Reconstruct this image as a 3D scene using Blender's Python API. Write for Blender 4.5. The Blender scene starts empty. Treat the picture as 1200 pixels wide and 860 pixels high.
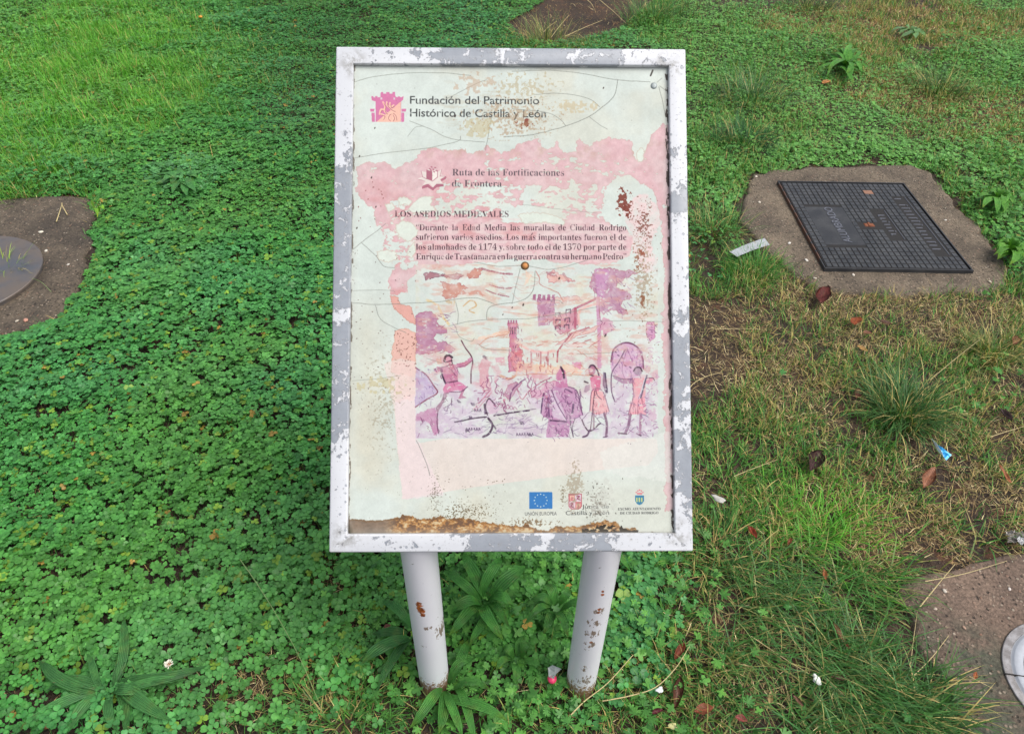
import bpy, bmesh, math, time
import numpy as np
from mathutils import Vector, Matrix

S = bpy.context.scene
COL = S.collection
PI = math.pi

# ------------------------------------------------------------------ camera
CAM_H = 1.6
PITCH = math.radians(42.03)
ROLL = math.radians(1.128)
FPX = 870.0                       # focal length in pixels of the 1200 px wide photograph
_fw = np.array([0, math.cos(PITCH), -math.sin(PITCH)])
_r0 = np.array([1.0, 0, 0]); _u0 = np.cross(_r0, _fw)
_r = math.cos(ROLL)*_r0 + math.sin(ROLL)*_u0
_u = -math.sin(ROLL)*_r0 + math.cos(ROLL)*_u0
CPOS = np.array([0, 0, CAM_H])
cd = bpy.data.cameras.new('camera'); cam = bpy.data.objects.new('camera', cd); COL.objects.link(cam)
cd.sensor_width = 36.0; cd.lens = FPX/1200*36.0; cd.clip_start = 0.05; cd.clip_end = 500
mw = Matrix.Identity(4)
for i in range(3):
    mw[i][0] = _r[i]; mw[i][1] = _u[i]; mw[i][2] = -_fw[i]; mw[i][3] = CPOS[i]
cam.matrix_world = mw
S.camera = cam

# ------------------------------------------------------------------ world, sun, exposure
SUN_EL, SUN_AZ = math.radians(60), math.radians(114)
W = bpy.data.worlds.new('World'); S.world = W; W.use_nodes = True
nt = W.node_tree; nt.nodes.clear()
sky = nt.nodes.new('ShaderNodeTexSky'); sky.sky_type = 'NISHITA'; sky.sun_disc = False
sky.sun_elevation = SUN_EL; sky.sun_rotation = SUN_AZ; sky.dust_density = 4.0; sky.air_density = 1.0; sky.ozone_density = 1.0
bg = nt.nodes.new('ShaderNodeBackground'); bg.inputs[1].default_value = 0.13
wo = nt.nodes.new('ShaderNodeOutputWorld')
hs = nt.nodes.new('ShaderNodeHueSaturation'); hs.inputs['Saturation'].default_value = 0.5   # overcast: the blue is veiled
nt.links.new(sky.outputs[0], hs.inputs['Color']); nt.links.new(hs.outputs[0], bg.inputs[0]); nt.links.new(bg.outputs[0], wo.inputs[0])
sl = bpy.data.lights.new('sun', 'SUN'); sun = bpy.data.objects.new('sun', sl); COL.objects.link(sun)
sl.energy = 1.5; sl.angle = math.radians(35); sl.color = (1.0, 0.965, 0.92)
sd = Vector((math.sin(SUN_AZ)*math.cos(SUN_EL), math.cos(SUN_AZ)*math.cos(SUN_EL), math.sin(SUN_EL)))
sun.rotation_euler = (sd).to_track_quat('Z', 'Y').to_euler(); sun.location = sd*10
S.view_settings.view_transform = 'Standard'; S.view_settings.look = 'None'
S.view_settings.gamma = 1.0; S.view_settings.exposure = 0.46
S.render.engine = 'CYCLES'
S.cycles.max_bounces = 5; S.cycles.diffuse_bounces = 3; S.cycles.transmission_bounces = 3; S.cycles.glossy_bounces = 2

# ------------------------------------------------------------------ helpers
def ground_at(px, py, z0=0.0):
    """where the line of sight through a pixel of the photograph meets the level z0"""
    px = np.asarray(px, float); py = np.asarray(py, float)
    d = _fw + ((px-600)/FPX)[..., None]*_r - ((py-430)/FPX)[..., None]*_u
    t = (z0-CAM_H)/d[..., 2]
    return CPOS + t[..., None]*d
def G(px, py, z0=0.0):
    return Vector(ground_at(px, py, z0))
def project(P):
    d = np.asarray(P)-CPOS; z = d@_fw
    return 600+FPX*(d@_r)/z, 430-FPX*(d@_u)/z, z

def s2l(c):
    c = np.asarray(c, float)/255.0
    return np.where(c <= 0.04045, c/12.92, ((c+0.055)/1.055)**2.4)

_lat = {}
def vnoise(x, y, seed):
    if seed not in _lat: _lat[seed] = np.random.default_rng(seed+1000).random((256, 256)).astype(np.float32)
    L = _lat[seed]
    x = np.asarray(x, float); y = np.asarray(y, float)
    xi = np.floor(x).astype(int); yi = np.floor(y).astype(int)
    fx = x-xi; fy = y-yi; fx = fx*fx*(3-2*fx); fy = fy*fy*(3-2*fy)
    a = L[xi & 255, yi & 255]; b = L[(xi+1) & 255, yi & 255]; c = L[xi & 255, (yi+1) & 255]; d = L[(xi+1) & 255, (yi+1) & 255]
    return (a*(1-fx)+b*fx)*(1-fy)+(c*(1-fx)+d*fx)*fy
def fbm(x, y, seed, octv=4, gain=0.5):
    s = 0; a = 1; t = 0; x = np.asarray(x, float); y = np.asarray(y, float)
    for i in range(octv):
        s = s+a*vnoise(x*2**i+17.3*i, y*2**i+9.1*i, seed+i); t += a; a *= gain
    return s/t

def mesh_np(name, V, F, mat=None, attrs=None, smooth=False, mats=None, mi=None):
    """V (n,3); F list of (m,k) int arrays; attrs {name: (n,3) point vectors}"""
    me = bpy.data.meshes.new(name)
    V = np.asarray(V, np.float32)
    me.vertices.add(len(V)); me.vertices.foreach_set('co', V.ravel())
    tot = []; starts = []; off = 0
    for f in F:
        f = np.asarray(f, np.int32)
        if len(f) == 0: continue
        tot.append(f.ravel()); k = f.shape[1]
        starts.append(off+np.arange(len(f))*k); off += f.size
    loops = np.concatenate(tot); st = np.concatenate(starts)
    me.loops.add(len(loops)); me.loops.foreach_set('vertex_index', loops)
    me.polygons.add(len(st)); me.polygons.foreach_set('loop_start', st.astype(np.int32))
    if mi is not None: me.polygons.foreach_set('material_index', np.asarray(mi, np.int32))
    if smooth: me.polygons.foreach_set('use_smooth', np.ones(len(st), bool))
    for k, a in (attrs or {}).items():
        at = me.attributes.new(k, 'FLOAT_VECTOR', 'POINT'); at.data.foreach_set('vector', np.asarray(a, np.float32).ravel())
    for m in (mats or ([mat] if mat else [])): me.materials.append(m)
    me.update(calc_edges=True); me.validate()
    return me

def link(name, data, parent=None, loc=None, rot=None):
    o = bpy.data.objects.new(name, data); COL.objects.link(o)
    if parent: o.parent = parent
    if loc is not None: o.location = loc
    if rot is not None: o.rotation_euler = rot
    return o
def tag(o, label, cat, group=None):
    o['label'] = label; o['category'] = cat
    if group: o['group'] = group
    return o
def thing(name, label, cat, loc=(0, 0, 0), rot=(0, 0, 0), group=None):
    return tag(link(name, None, None, loc, rot), label, cat, group)
def bm_obj(name, bm, mat, parent=None, smooth=False, **kw):
    bmesh.ops.recalc_face_normals(bm, faces=bm.faces)
    me = bpy.data.meshes.new(name); bm.to_mesh(me); bm.free()
    if smooth:
        for p in me.polygons: p.use_smooth = True
    me.materials.append(mat)
    return link(name, me, parent, **kw)

# ------------------------------------------------------------------ material helpers
class NT:
    def __init__(s, name):
        s.m = bpy.data.materials.new(name); s.m.use_nodes = True; s.t = s.m.node_tree; s.t.nodes.clear()
        s.out = s.n('ShaderNodeOutputMaterial'); s.b = s.n('ShaderNodeBsdfPrincipled')
        s.l(s.b.outputs[0], s.out.inputs[0])
    def n(s, t, **k):
        x = s.t.nodes.new(t)
        for a, v in k.items(): setattr(x, a, v)
        return x
    def l(s, a, b): s.t.links.new(a, b)
    def tc(s):
        if not hasattr(s, '_tc'): s._tc = s.n('ShaderNodeTexCoord').outputs['Object']
        return s._tc
    def noise(s, scale, detail=4, rough=0.55, dist=0.0, vec=None, out='Fac'):
        x = s.n('ShaderNodeTexNoise'); x.inputs['Scale'].default_value = scale; x.inputs['Detail'].default_value = detail
        x.inputs['Roughness'].default_value = rough; x.inputs['Distortion'].default_value = dist
        s.l(vec or s.tc(), x.inputs['Vector']); return x.outputs[out]
    def voro(s, scale, feature='F1', out='Distance', vec=None):
        x = s.n('ShaderNodeTexVoronoi', feature=feature); x.inputs['Scale'].default_value = scale
        s.l(vec or s.tc(), x.inputs['Vector']); return x.outputs[out]
    def ramp(s, fac, stops, interp='LINEAR'):
        x = s.n('ShaderNodeValToRGB'); x.color_ramp.interpolation = interp; e = x.color_ramp.elements
        while len(e) < len(stops): e.new(0.5)
        for i, (p, c) in enumerate(stops):
            e[i].position = p; e[i].color = (*c, 1) if len(c) == 3 else c
        s.l(fac, x.inputs[0]); return x.outputs[0]
    def step(s, fac, a, b):
        x = s.n('ShaderNodeMapRange'); x.interpolation_type = 'SMOOTHSTEP'; s.l(fac, x.inputs[0])
        x.inputs[1].default_value = a; x.inputs[2].default_value = b; return x.outputs[0]
    def mix(s, fac, a, b, mode='MIX'):
        x = s.n('ShaderNodeMix', data_type='RGBA', blend_type=mode)
        for v, i in ((fac, 0), (a, 6), (b, 7)):
            if isinstance(v, (int, float)): x.inputs[i].default_value = v
            elif isinstance(v, (tuple, list, np.ndarray)): x.inputs[i].default_value = (*[float(q) for q in v[:3]], 1)
            else: s.l(v, x.inputs[i])
        return x.outputs[2]
    def math(s, op, a, b=0.0, c=None):
        x = s.n('ShaderNodeMath', operation=op)
        for i, v in enumerate((a, b) if c is None else (a, b, c)):
            if isinstance(v, (int, float)): x.inputs[i].default_value = v
            else: s.l(v, x.inputs[i])
        return x.outputs[0]
    def bump(s, h, strength=0.5, dist=0.01):
        x = s.n('ShaderNodeBump'); x.inputs['Strength'].default_value = strength; x.inputs['Distance'].default_value = dist
        s.l(h, x.inputs['Height']); s.l(x.outputs[0], s.b.inputs['Normal']); return x
    def base(s, c):
        if isinstance(c, (tuple, list, np.ndarray)): s.b.inputs['Base Color'].default_value = (*[float(q) for q in c[:3]], 1)
        else: s.l(c, s.b.inputs['Base Color'])
    def rough(s, v):
        if isinstance(v, (int, float)): s.b.inputs['Roughness'].default_value = v
        else: s.l(v, s.b.inputs['Roughness'])
    def near(s, pts):
        """soft mask round points (x, y, z, radius) in object space, summed"""
        acc = None
        for (x, y, z, r) in pts:
            d = s.n('ShaderNodeVectorMath', operation='DISTANCE'); s.l(s.tc(), d.inputs[0]); d.inputs[1].default_value = (x, y, z)
            q = s.n('ShaderNodeMapRange'); q.interpolation_type = 'SMOOTHSTEP'; s.l(d.outputs['Value'], q.inputs[0])
            q.inputs[1].default_value = r; q.inputs[2].default_value = r*0.15
            acc = q.outputs[0] if acc is None else s.math('MAXIMUM', acc, q.outputs[0])
        return acc

def simple(name, col, rough=0.6, metal=0.0, var=0.25, scale=60):
    t = NT(name); n = t.noise(scale, 4)
    c = s2l(col); t.base(t.mix(n, c*(1-var), np.minimum(c*(1+var), 1))); t.rough(rough); t.b.inputs['Metallic'].default_value = metal
    t.bump(n, 0.25, 0.002); return t.m

def leaf_material(name, rough=0.42, trans=0.22, vein=None, gain=1.5, bal=(1.12, 1.0, .88)):
    """plant colour comes with each leaf; vein marks and blemishes by the leaf's own coordinates"""
    t = NT(name)
    a = t.n('ShaderNodeAttribute', attribute_name='tint'); col = t.mix(1.0, a.outputs['Color'], (gain*bal[0], gain*bal[1], gain*bal[2]), 'MULTIPLY')
    uv = t.n('ShaderNodeAttribute', attribute_name='leaf_uv'); sp = t.n('ShaderNodeSeparateXYZ'); t.l(uv.outputs['Vector'], sp.inputs[0])
    if vein == 'clover':
        # pale chevron across each leaflet, and a paler midrib
        x = t.math('ABSOLUTE', t.math('SUBTRACT', t.math('ADD', sp.outputs[0], t.math('MULTIPLY', sp.outputs[1], 0.35)), 0.60))
        chev = t.step(x, 0.13, 0.02)
        col = t.mix(t.math('MULTIPLY', chev, 0.15), col, (0.24, 0.44, 0.20))
        mid = t.step(sp.outputs[1], 0.06, 0.0)
        col = t.mix(t.math('MULTIPLY', mid, 0.22), col, (0.22, 0.36, 0.12))
    if vein == 'plantain':
        w = t.math('ABSOLUTE', t.math('SINE', t.math('MULTIPLY', sp.outputs[1], 9.4)))
        v = t.step(w, 0.25, 0.0); col = t.mix(t.math('MULTIPLY', t.step(t.noise(30, 4), .5, .7), .35), col, (0.16, 0.20, 0.05)); sp3 = t.step(t.noise(140, 2), .68, .72); col = t.mix(t.math('MULTIPLY', sp3, .6), col, (.16, .12, .06))
        col = t.mix(t.math('MULTIPLY', v, 0.40), col, (0.16, 0.30, 0.08))
        t.bump(w, 0.8, 0.002)
    n = t.noise(55, 3)
    col = t.mix(t.step(n, 0.35, 0.75), t.mix(1.0, col, (0.80, 0.82, 0.85), 'MULTIPLY'), t.mix(1.0, col, (1.18, 1.12, 1.05), 'MULTIPLY'))
    t.base(col); t.rough(rough); t.b.inputs['Specular IOR Level'].default_value = 0.28
    if trans:
        tr = t.n('ShaderNodeBsdfTranslucent'); t.l(t.mix(1.0, col, (1.1, 1.35, 0.5), 'MULTIPLY'), tr.inputs[0])
        ms = t.n('ShaderNodeMixShader'); ms.inputs[0].default_value = trans
        t.l(t.b.outputs[0], ms.inputs[1]); t.l(tr.outputs[0], ms.inputs[2]); t.l(ms.outputs[0], t.out.inputs[0])
    return t.m

# ------------------------------------------------------------------ ground relief
SLAB_R = [(868, 262), (872, 230), (882, 206), (930, 199), (1000, 197), (1066, 196), (1090, 205), (1108, 228), (1135, 258), (1160, 290), (1178, 312), (1176, 338), (1150, 346), (1100, 343), (1040, 347), (985, 345), (950, 335), (925, 318), (895, 290)]
SLAB_L = [(-260, 250), (-120, 236), (0, 236), (60, 233), (103, 232), (112, 250), (106, 290), (100, 320), (88, 345), (74, 366), (45, 384), (0, 393), (-90, 415), (-260, 420)]
SLAB_B = [(1052, 700), (1062, 682), (1095, 672), (1140, 660), (1200, 648), (1300, 640), (1460, 640), (1500, 780), (1400, 960), (1200, 1000), (1130, 930), (1122, 850), (1104, 800), (1082, 765), (1066, 735)]
def outline(pts):
    P = ground_at([p[0] for p in pts], [p[1] for p in pts])[:, :2]
    return P
OUT = {k: outline(v) for k, v in (('r', SLAB_R), ('l', SLAB_L), ('b', SLAB_B))}
# bare earth hollows: (px outline)
SOIL = {'far': [(598, 30), (622, 18), (640, 4), (650, -14), (745, -20), (772, -6), (752, 12), (735, 24), (720, 36), (690, 42), (676, 48), (640, 52), (612, 46)],
        'mid': [(770, 355), (805, 352), (835, 358), (862, 380), (850, 400), (868, 425), (858, 448), (835, 458), (800, 462), (770, 450)]}
for k, v in SOIL.items(): OUT[k] = outline(v)
def inside(poly, X, Y):
    r = np.zeros(np.shape(X), bool); n = len(poly)
    for i in range(n):
        x0, y0 = poly[i]; x1, y1 = poly[(i+1) % n]
        if y0 == y1: continue
        c = ((y0 > Y) != (y1 > Y)) & (X < (x1-x0)*(Y-y0)/(y1-y0)+x0)
        r ^= c
    return r
def signed(poly, X, Y):
    """distance to the outline, negative inside"""
    X = np.asarray(X, float); Y = np.asarray(Y, float); d = np.full(X.shape, 1e9); n = len(poly)
    for i in range(n):
        a = poly[i]; b = poly[(i+1) % n]; ab = b-a; L = ab@ab+1e-12
        t = np.clip(((X-a[0])*ab[0]+(Y-a[1])*ab[1])/L, 0, 1)
        d = np.minimum(d, np.hypot(X-a[0]-t*ab[0], Y-a[1]-t*ab[1]))
    return np.where(inside(poly, X, Y), -d, d)
def slab_dist(X, Y): return np.minimum(np.minimum(signed(OUT['r'], X, Y), signed(OUT['l'], X, Y)), signed(OUT['b'], X, Y))
def height(X, Y):
    X = np.asarray(X, float); Y = np.asarray(Y, float)
    h = 0.030*(fbm(X*1.7+40, Y*1.7+40, 3, 3)-0.5)+0.016*(fbm(X*9+40, Y*9+40, 7, 3)-0.5)
    k = np.clip(slab_dist(X, Y)/0.25, 0, 1)
    h = h*k - 0.004*(1-k)
    near = np.clip(1-np.hypot(X, Y-0.74)/0.35, 0, 1); h = h*(1-near)
    h = h - 0.035*np.clip(-signed(OUT['far'], X, Y)/0.12, 0, 1)
    return h

# ------------------------------------------------------------------ ground sheet
def ground():
    def axis(a, b, s, far):
        m = np.arange(a, b+1e-6, s); o = []
        x = s
        p = b
        while p < far: x *= 1.35; p += x; o.append(p)
        lo = []; x = s; p = a
        while p > -far: x *= 1.35; p -= x; lo.append(p)
        return np.concatenate([lo[::-1], m, o])
    xs = axis(-4.6, 4.8, 0.03, 90); ys = axis(0.3, 6.6, 0.03, 90)
    X, Y = np.meshgrid(xs, ys)
    Z = np.where((np.abs(X) < 6) & (Y > -1) & (Y < 8), height(X.ravel(), Y.ravel()).reshape(X.shape), 0.0)
    V = np.stack([X, Y, Z], -1).reshape(-1, 3); nx = len(xs); ny = len(ys)
    i = (np.arange(ny-1)[:, None]*nx+np.arange(nx-1)[None]).ravel()
    t = NT('soil')
    n1 = t.noise(3.5, 6, 0.6); n2 = t.noise(60, 5, 0.65); n3 = t.noise(14, 4, 0.6)
    c = t.mix(t.step(n1, 0.35, 0.7), s2l((62, 49, 37)), s2l((86, 64, 47)))
    c = t.mix(t.step(n2, 0.3, 0.75), t.mix(1.0, c, (0.45, 0.45, 0.47), 'MULTIPLY'), c)
    c = t.mix(t.math('MULTIPLY', t.step(n3, 0.56, 0.70), 0.45), c, s2l((112, 70, 44)))
    g = t.voro(160); c = t.mix(t.math('MULTIPLY', t.step(g, 0.2, 0.06), 0.35), c, s2l((160, 142, 118)))
    t.base(c); t.rough(0.8); t.bump(t.math('ADD', n2, t.math('MULTIPLY', g, 0.4)), 0.9, 0.012)
    me = mesh_np('ground', V, [np.stack([i, i+1, i+1+nx, i+nx], 1)], t.m, smooth=True)
    o = link('ground', me); o['kind'] = 'structure'
ground()

def slab_material(name, dark, light, tint, moss=None):
    t = NT(name)
    n1 = t.noise(5, 6, 0.6); n2 = t.noise(140, 5, 0.7); n3 = t.noise(18, 5, 0.6)
    c = t.mix(t.step(n1, 0.3, 0.72), s2l(dark), s2l(light))
    c = t.mix(t.math('MULTIPLY', t.step(n3, 0.5, 0.7), 0.5), c, s2l(tint))
    n5 = t.noise(9, 6, .7, 1.2); c = t.mix(t.math('MULTIPLY', t.step(n5, .56, .66), .55), c, t.mix(1.0, c, (.52, .50, .48), 'MULTIPLY'))
    if moss: c = t.mix(t.math('MULTIPLY', t.near(moss[1]), t.step(n3, 0.3, 0.55)), c, s2l(moss[0]))
    c = t.mix(t.step(n2, 0.28, 0.72), t.mix(1.0, c, (0.50, 0.49, 0.48), 'MULTIPLY'), t.mix(1.0, c, (1.35, 1.33, 1.30), 'MULTIPLY'))
    v = t.n('ShaderNodeTexVoronoi'); v.inputs['Scale'].default_value = 95; v.inputs['Randomness'].default_value = 1; t.l(t.tc(), v.inputs['Vector'])
    sel = t.n('ShaderNodeSeparateColor'); t.l(v.outputs['Color'], sel.inputs[0])
    grain = t.math('MULTIPLY', t.step(v.outputs['Distance'], 0.42, 0.25), t.step(sel.outputs[0], 0.72, 0.8))
    c = t.mix(t.math('MULTIPLY', grain, 0.55), c, t.mix(sel.outputs[1], s2l((190, 178, 158)), s2l((150, 110, 88))))
    pit = t.math('MULTIPLY', t.step(v.outputs['Distance'], 0.4, 0.2), t.step(sel.outputs[0], 0.24, 0.16))
    c = t.mix(t.math('MULTIPLY', pit, 0.75), c, s2l((48, 42, 36)))
    t.base(c); t.rough(0.85)
    t.bump(t.math('ADD', t.math('ADD', n2, t.math('MULTIPLY', grain, 0.5)), t.math('MULTIPLY', pit, -0.8)), 0.9, 0.006)
    return t.m
def slab(name, key, seed, mat, z=0.012):
    P = OUT[key]; c = P.mean(0); c = np.array([P[:, 0].min()*0.5+P[:, 0].max()*0.5, P[:, 1].min()*0.5+P[:, 1].max()*0.5])
    # resample outline and roughen it
    Q = []
    for i in range(len(P)):
        a, b = P[i], P[(i+1) % len(P)]; n = max(1, int(np.hypot(*(b-a))/0.02))
        for k in range(n): Q.append(a+(b-a)*k/n)
    Q = np.array(Q); r = 1+0.14*(fbm(Q[:, 0]*11, Q[:, 1]*11, seed, 5, .62)-0.5)
    Q = c+(Q-c)*r[:, None]; m = len(Q)
    rings = [0.0, 0.25, 0.5, 0.7, 0.85, 0.94, 0.985, 1.0, 1.015]; V = [[c[0], c[1], z]]
    for k, s_ in enumerate(rings[1:]):
        R = c+(Q-c)*s_
        zz = z+0.004*(fbm(R[:, 0]*12, R[:, 1]*12, seed+5, 3)-0.5)-(0, 0, 0, 0, 0.0005, 0.0015, 0.006, 0.03)[k]
        V += [[R[i, 0], R[i, 1], zz[i]] for i in range(m)]
    F3 = [[0, 1+i, 1+(i+1) % m] for i in range(m)]; F4 = []
    for k in range(len(rings)-2):
        for i in range(m):
            a = 1+k*m+i; b = 1+k*m+(i+1) % m; F4.append([a, a+m, b+m, b])
    me = mesh_np(name, np.array(V), [F3, F4], mat, smooth=True)
    o = link(name, me); o['kind'] = 'structure'; return o
slab('concrete_pad', 'r', 21, slab_material('sandy concrete', (92, 82, 70), (126, 113, 96), (78, 68, 58)))
slab('concrete_pad', 'l', 22, slab_material('weathered mortar', (74, 66, 57), (112, 100, 85), (62, 57, 52)))
mossy = [(float(G(1130, 830)[0]), float(G(1130, 830)[1]), 0.01, 0.28), (float(G(1140, 780)[0]), float(G(1140, 780)[1]), 0.01, 0.15)]
slab('concrete_pad', 'b', 23, slab_material('reddish concrete', (104, 88, 77), (132, 112, 97), (112, 92, 79), ((84, 86, 72), mossy)))

# ------------------------------------------------------------------ information board: pose
BC = Vector((-0.00303, 1.00818, 0.85493)); BR = (math.radians(44.525), math.radians(-0.2965), math.radians(1.623))
BW, BL, RAIL, REC, DEPTH = 0.600, 0.853, 0.0295, 0.009, 0.036
Rx = Matrix.Rotation(BR[0], 3, 'X'); Ry = Matrix.Rotation(BR[1], 3, 'Y'); Rz = Matrix.Rotation(BR[2], 3, 'Z')
BM = (Rz @ Rx @ Ry); BN = np.array(BM); BCn = np.array(BC)
def board_local(px, py, z=-REC):
    """photo pixel -> board coordinates on its print plane"""
    px = np.asarray(px, float); py = np.asarray(py, float)
    d = _fw+((px-600)/FPX)[..., None]*_r-((py-430)/FPX)[..., None]*_u
    dl = d@BN; ol = (CPOS-BCn)@BN
    t = (z-ol[2])/dl[..., 2]
    return ol+t[..., None]*dl
board = thing('information_board', 'weathered white framed information panel on two white tubular legs in the middle of the lawn', 'sign')
bt = link('frame_pivot', None) if False else None
def board_link(name, me): 
    o = link(name, me, board); return o
def to_world(P): return (np.asarray(P)@BN.T)+BCn

# ---------------- the print: painted procedurally, pixel by pixel, in board coordinates
PS = 2200.0; HX, HY = 0.2725, 0.3985
TW, TH = int(2*HX*PS), int(2*HY*PS)
tx = (np.arange(TW)+0.5)/PS-HX; ty = (np.arange(TH)+0.5)/PS-HY
LX, LY = np.meshgrid(tx, ty)
wp = np.stack([LX, LY, np.full_like(LX, -REC)], -1)@BN.T+BCn
X, Y, _z = project(wp); X = X.astype(np.float32); Y = Y.astype(np.float32); del wp, _z
IMG = np.zeros((TH, TW, 3), np.float32)
def tex_of(px, py):
    l = board_local(px, py); return (l[..., 0]+HX)*PS, (l[..., 1]+HY)*PS
w_c = (fbm(X/9, Y/9, 31, 4)-0.5)*2; w_c2 = (fbm(X/9+70, Y/9+50, 37, 4)-0.5)*2
w_f = (fbm(X/2.2, Y/2.2, 41, 3)-0.5)*2; w_f2 = (fbm(X/2.2+50, Y/2.2+30, 47, 3)-0.5)*2
cloud = fbm(X/45, Y/45, 51, 5); grain = fbm(X/1.2, Y/1.2, 57, 3)
def box(pts, pad):
    a = np.array(pts, float); x0, y0 = a.min(0)-pad; x1, y1 = a.max(0)+pad
    u, v = tex_of(np.array([x0, x1, x0, x1]), np.array([y0, y0, y1, y1]))
    return slice(max(0, int(v.min())), min(TH, int(v.max())+2)), slice(max(0, int(u.min())), min(TW, int(u.max())+2))
def C(c): return np.array(c, np.float32)/255
def put(sl, m, col, a):
    m = (m*a)[..., None].astype(np.float32); IMG[sl] = IMG[sl]*(1-m)+C(col)*m
def rimof(m):
    e = m.copy()
    for ax, s in ((0, 3), (0, -3), (1, 3), (1, -3)): e &= np.roll(m, s, ax)
    return m & ~e
def poly(pts, col, a=1.0, wc=3.0, wf=1.2, rim=None, tex=0.0):
    sl = box(pts, wc+wf+1)
    m = inside(pts, X[sl]+w_c[sl]*wc+w_f[sl]*wf, Y[sl]+w_c2[sl]*wc+w_f2[sl]*wf)
    al = m.astype(np.float32)
    if tex: al = al*(1-tex+tex*np.clip((fbm(X[sl]/5, Y[sl]/5, 61, 4)-0.3)*2.6, 0, 1))
    put(sl, al, col, a)
    if rim is not None: put(sl, rimof(m).astype(np.float32), rim, 0.45)
def line(pts, col, w=0.5, a=0.8, wob=0.6, smooth=True):
    p = np.array(pts, float)
    if smooth and len(p) > 2:               # Catmull-Rom through the points
        q = []; e = np.vstack([2*p[0]-p[1], p, 2*p[-1]-p[-2]])
        for i in range(1, len(e)-2):
            for t in np.linspace(0, 1, 6, endpoint=False):
                q.append(0.5*((2*e[i])+(-e[i-1]+e[i+1])*t+(2*e[i-1]-5*e[i]+4*e[i+1]-e[i+2])*t*t+(-e[i-1]+3*e[i]-3*e[i+1]+e[i+2])*t**3))
        p = np.vstack([q, p[-1]])
    for i in range(len(p)-1):
        A, B = p[i], p[i+1]; sl = box([A, B], w+wob+1.2)
        xx = X[sl]+w_c[sl]*wob; yy = Y[sl]+w_c2[sl]*wob
        ab = B-A; L = ab@ab+1e-9; t = np.clip(((xx-A[0])*ab[0]+(yy-A[1])*ab[1])/L, 0, 1)
        d = np.hypot(xx-A[0]-t*ab[0], yy-A[1]-t*ab[1])
        put(sl, np.clip((w-d)/0.35+0.5, 0, 1), col, a)
def ell(cx, cy, rx, ry, n=20): return [(cx+rx*math.cos(2*PI*i/n), cy+ry*math.sin(2*PI*i/n)) for i in range(n)]

CREAM = (198, 208, 199)
IMG[:] = C(CREAM)
yel = np.clip((fbm(X/60+5, Y/60+9, 71, 5)-0.46)*5, 0, 1)*0.5
left = np.clip(1-np.abs(X-430)/40, 0, 1)*np.clip((Y-330)/60, 0, 1)*np.clip((590-Y)/60, 0, 1)
low = np.clip((Y-540)/40, 0, 1)*np.clip((X-500)/80, 0, 1)
IMG[:] += (np.clip(yel+left*0.7+low*0.5, 0, 1)[..., None])*(C((200, 199, 180))-C(CREAM))
IMG[:] += (np.clip((cloud-0.5)*4, -1, 1)[..., None])*0.022
A0 = slice(0, TH), slice(0, TW)
# brownish flow marks near the head line
fl = np.clip((fbm(X/22, Y/6, 73, 5)-0.60)*14, 0, 1)*np.clip(1-np.abs(Y-125)/45, 0, 1)*np.clip((X-470)/60, 0, 1)*np.clip((700-X)/60, 0, 1)
put(A0, fl, (182, 172, 146), 0.40)
# ---- large faded pink field, with everything the photo shows missing cut away
PINK = [(418, 197), (430, 190), (448, 190), (462, 197), (475, 192), (488, 186), (494, 177), (508, 172), (520, 178), (540, 175), (556, 180), (566, 176), (572, 170), (588, 180), (602, 174), (612, 168), (628, 161), (638, 175), (648, 172), (652, 164), (660, 178), (674, 178), (678, 162), (690, 170), (705, 163), (722, 162), (740, 163), (743, 182), (751, 189), (758, 176), (764, 158), (774, 148), (790, 142),
        (790, 600), (780, 600), (779, 500), (777, 420), (778, 330), (776, 268), (768, 226), (752, 214), (738, 204), (722, 206), (714, 218), (706, 234), (704, 250), (712, 262), (734, 268), (742, 282), (738, 300), (724, 307), (690, 311), (640, 306), (596, 305), (560, 307), (520, 312), (490, 318), (480, 328), (476, 342), (460, 347), (454, 330), (462, 312), (452, 296), (450, 280), (440, 262), (438, 244), (424, 236), (418, 222)]
sl = box(PINK, 4)
m = inside(PINK, X[sl]+w_c[sl]*4+w_f[sl]*1.6, Y[sl]+w_c2[sl]*4+w_f2[sl]*1.6)
xs_, ys_ = X[sl], Y[sl]
st = .62*fbm(xs_/11+3+.5*w_c[sl], ys_/5.5+8, 81, 5, .62)+.38*fbm(xs_/4.5, ys_/3.0, 83, 3)
pr = np.full(xs_.shape, 0.72)
def lower(x0, x1, y0, y1, v, f=10):
    g = np.clip((xs_-x0)/f, 0, 1)*np.clip((x1-xs_)/f, 0, 1)*np.clip((ys_-y0)/f, 0, 1)*np.clip((y1-ys_)/f, 0, 1)
    global pr; pr = pr-(0.72-v)*g
lower(505, 745, 208, 262, 0.465, 14); lower(452, 520, 228, 262, 0.52, 8); lower(560, 745, 178, 212, 0.60, 10); lower(436, 492, 258, 322, 0.50, 8); lower(586, 660, 240, 266, 0.38, 8)
holes = st > pr
soft = st > (pr-0.10)*1.0
body = (xs_ > 480) & (xs_ < 742) & (ys_ > 256) & (ys_ < 310)
mm = m & ~holes
ao = 0.80+0.20*np.clip((fbm(xs_/30, ys_/30, 85, 4)-0.4)*4, 0, 1)
put(sl, mm*ao, (210, 166, 170), 0.95)
mot = fbm(xs_/6, ys_/6, 183, 5); put(sl, mm*np.clip((mot-.5)*5, 0, 1), (196, 150, 150), .35); put(sl, mm*np.clip((.46-mot)*5, 0, 1), (222, 192, 190), .4)
put(sl, rimof(mm).astype(np.float32), (184, 150, 132), 0.30)
put(sl, (m & body & (fbm(xs_/14, ys_/4, 87, 4) > 0.52)).astype(np.float32), (214, 196, 190), 0.55)
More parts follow.
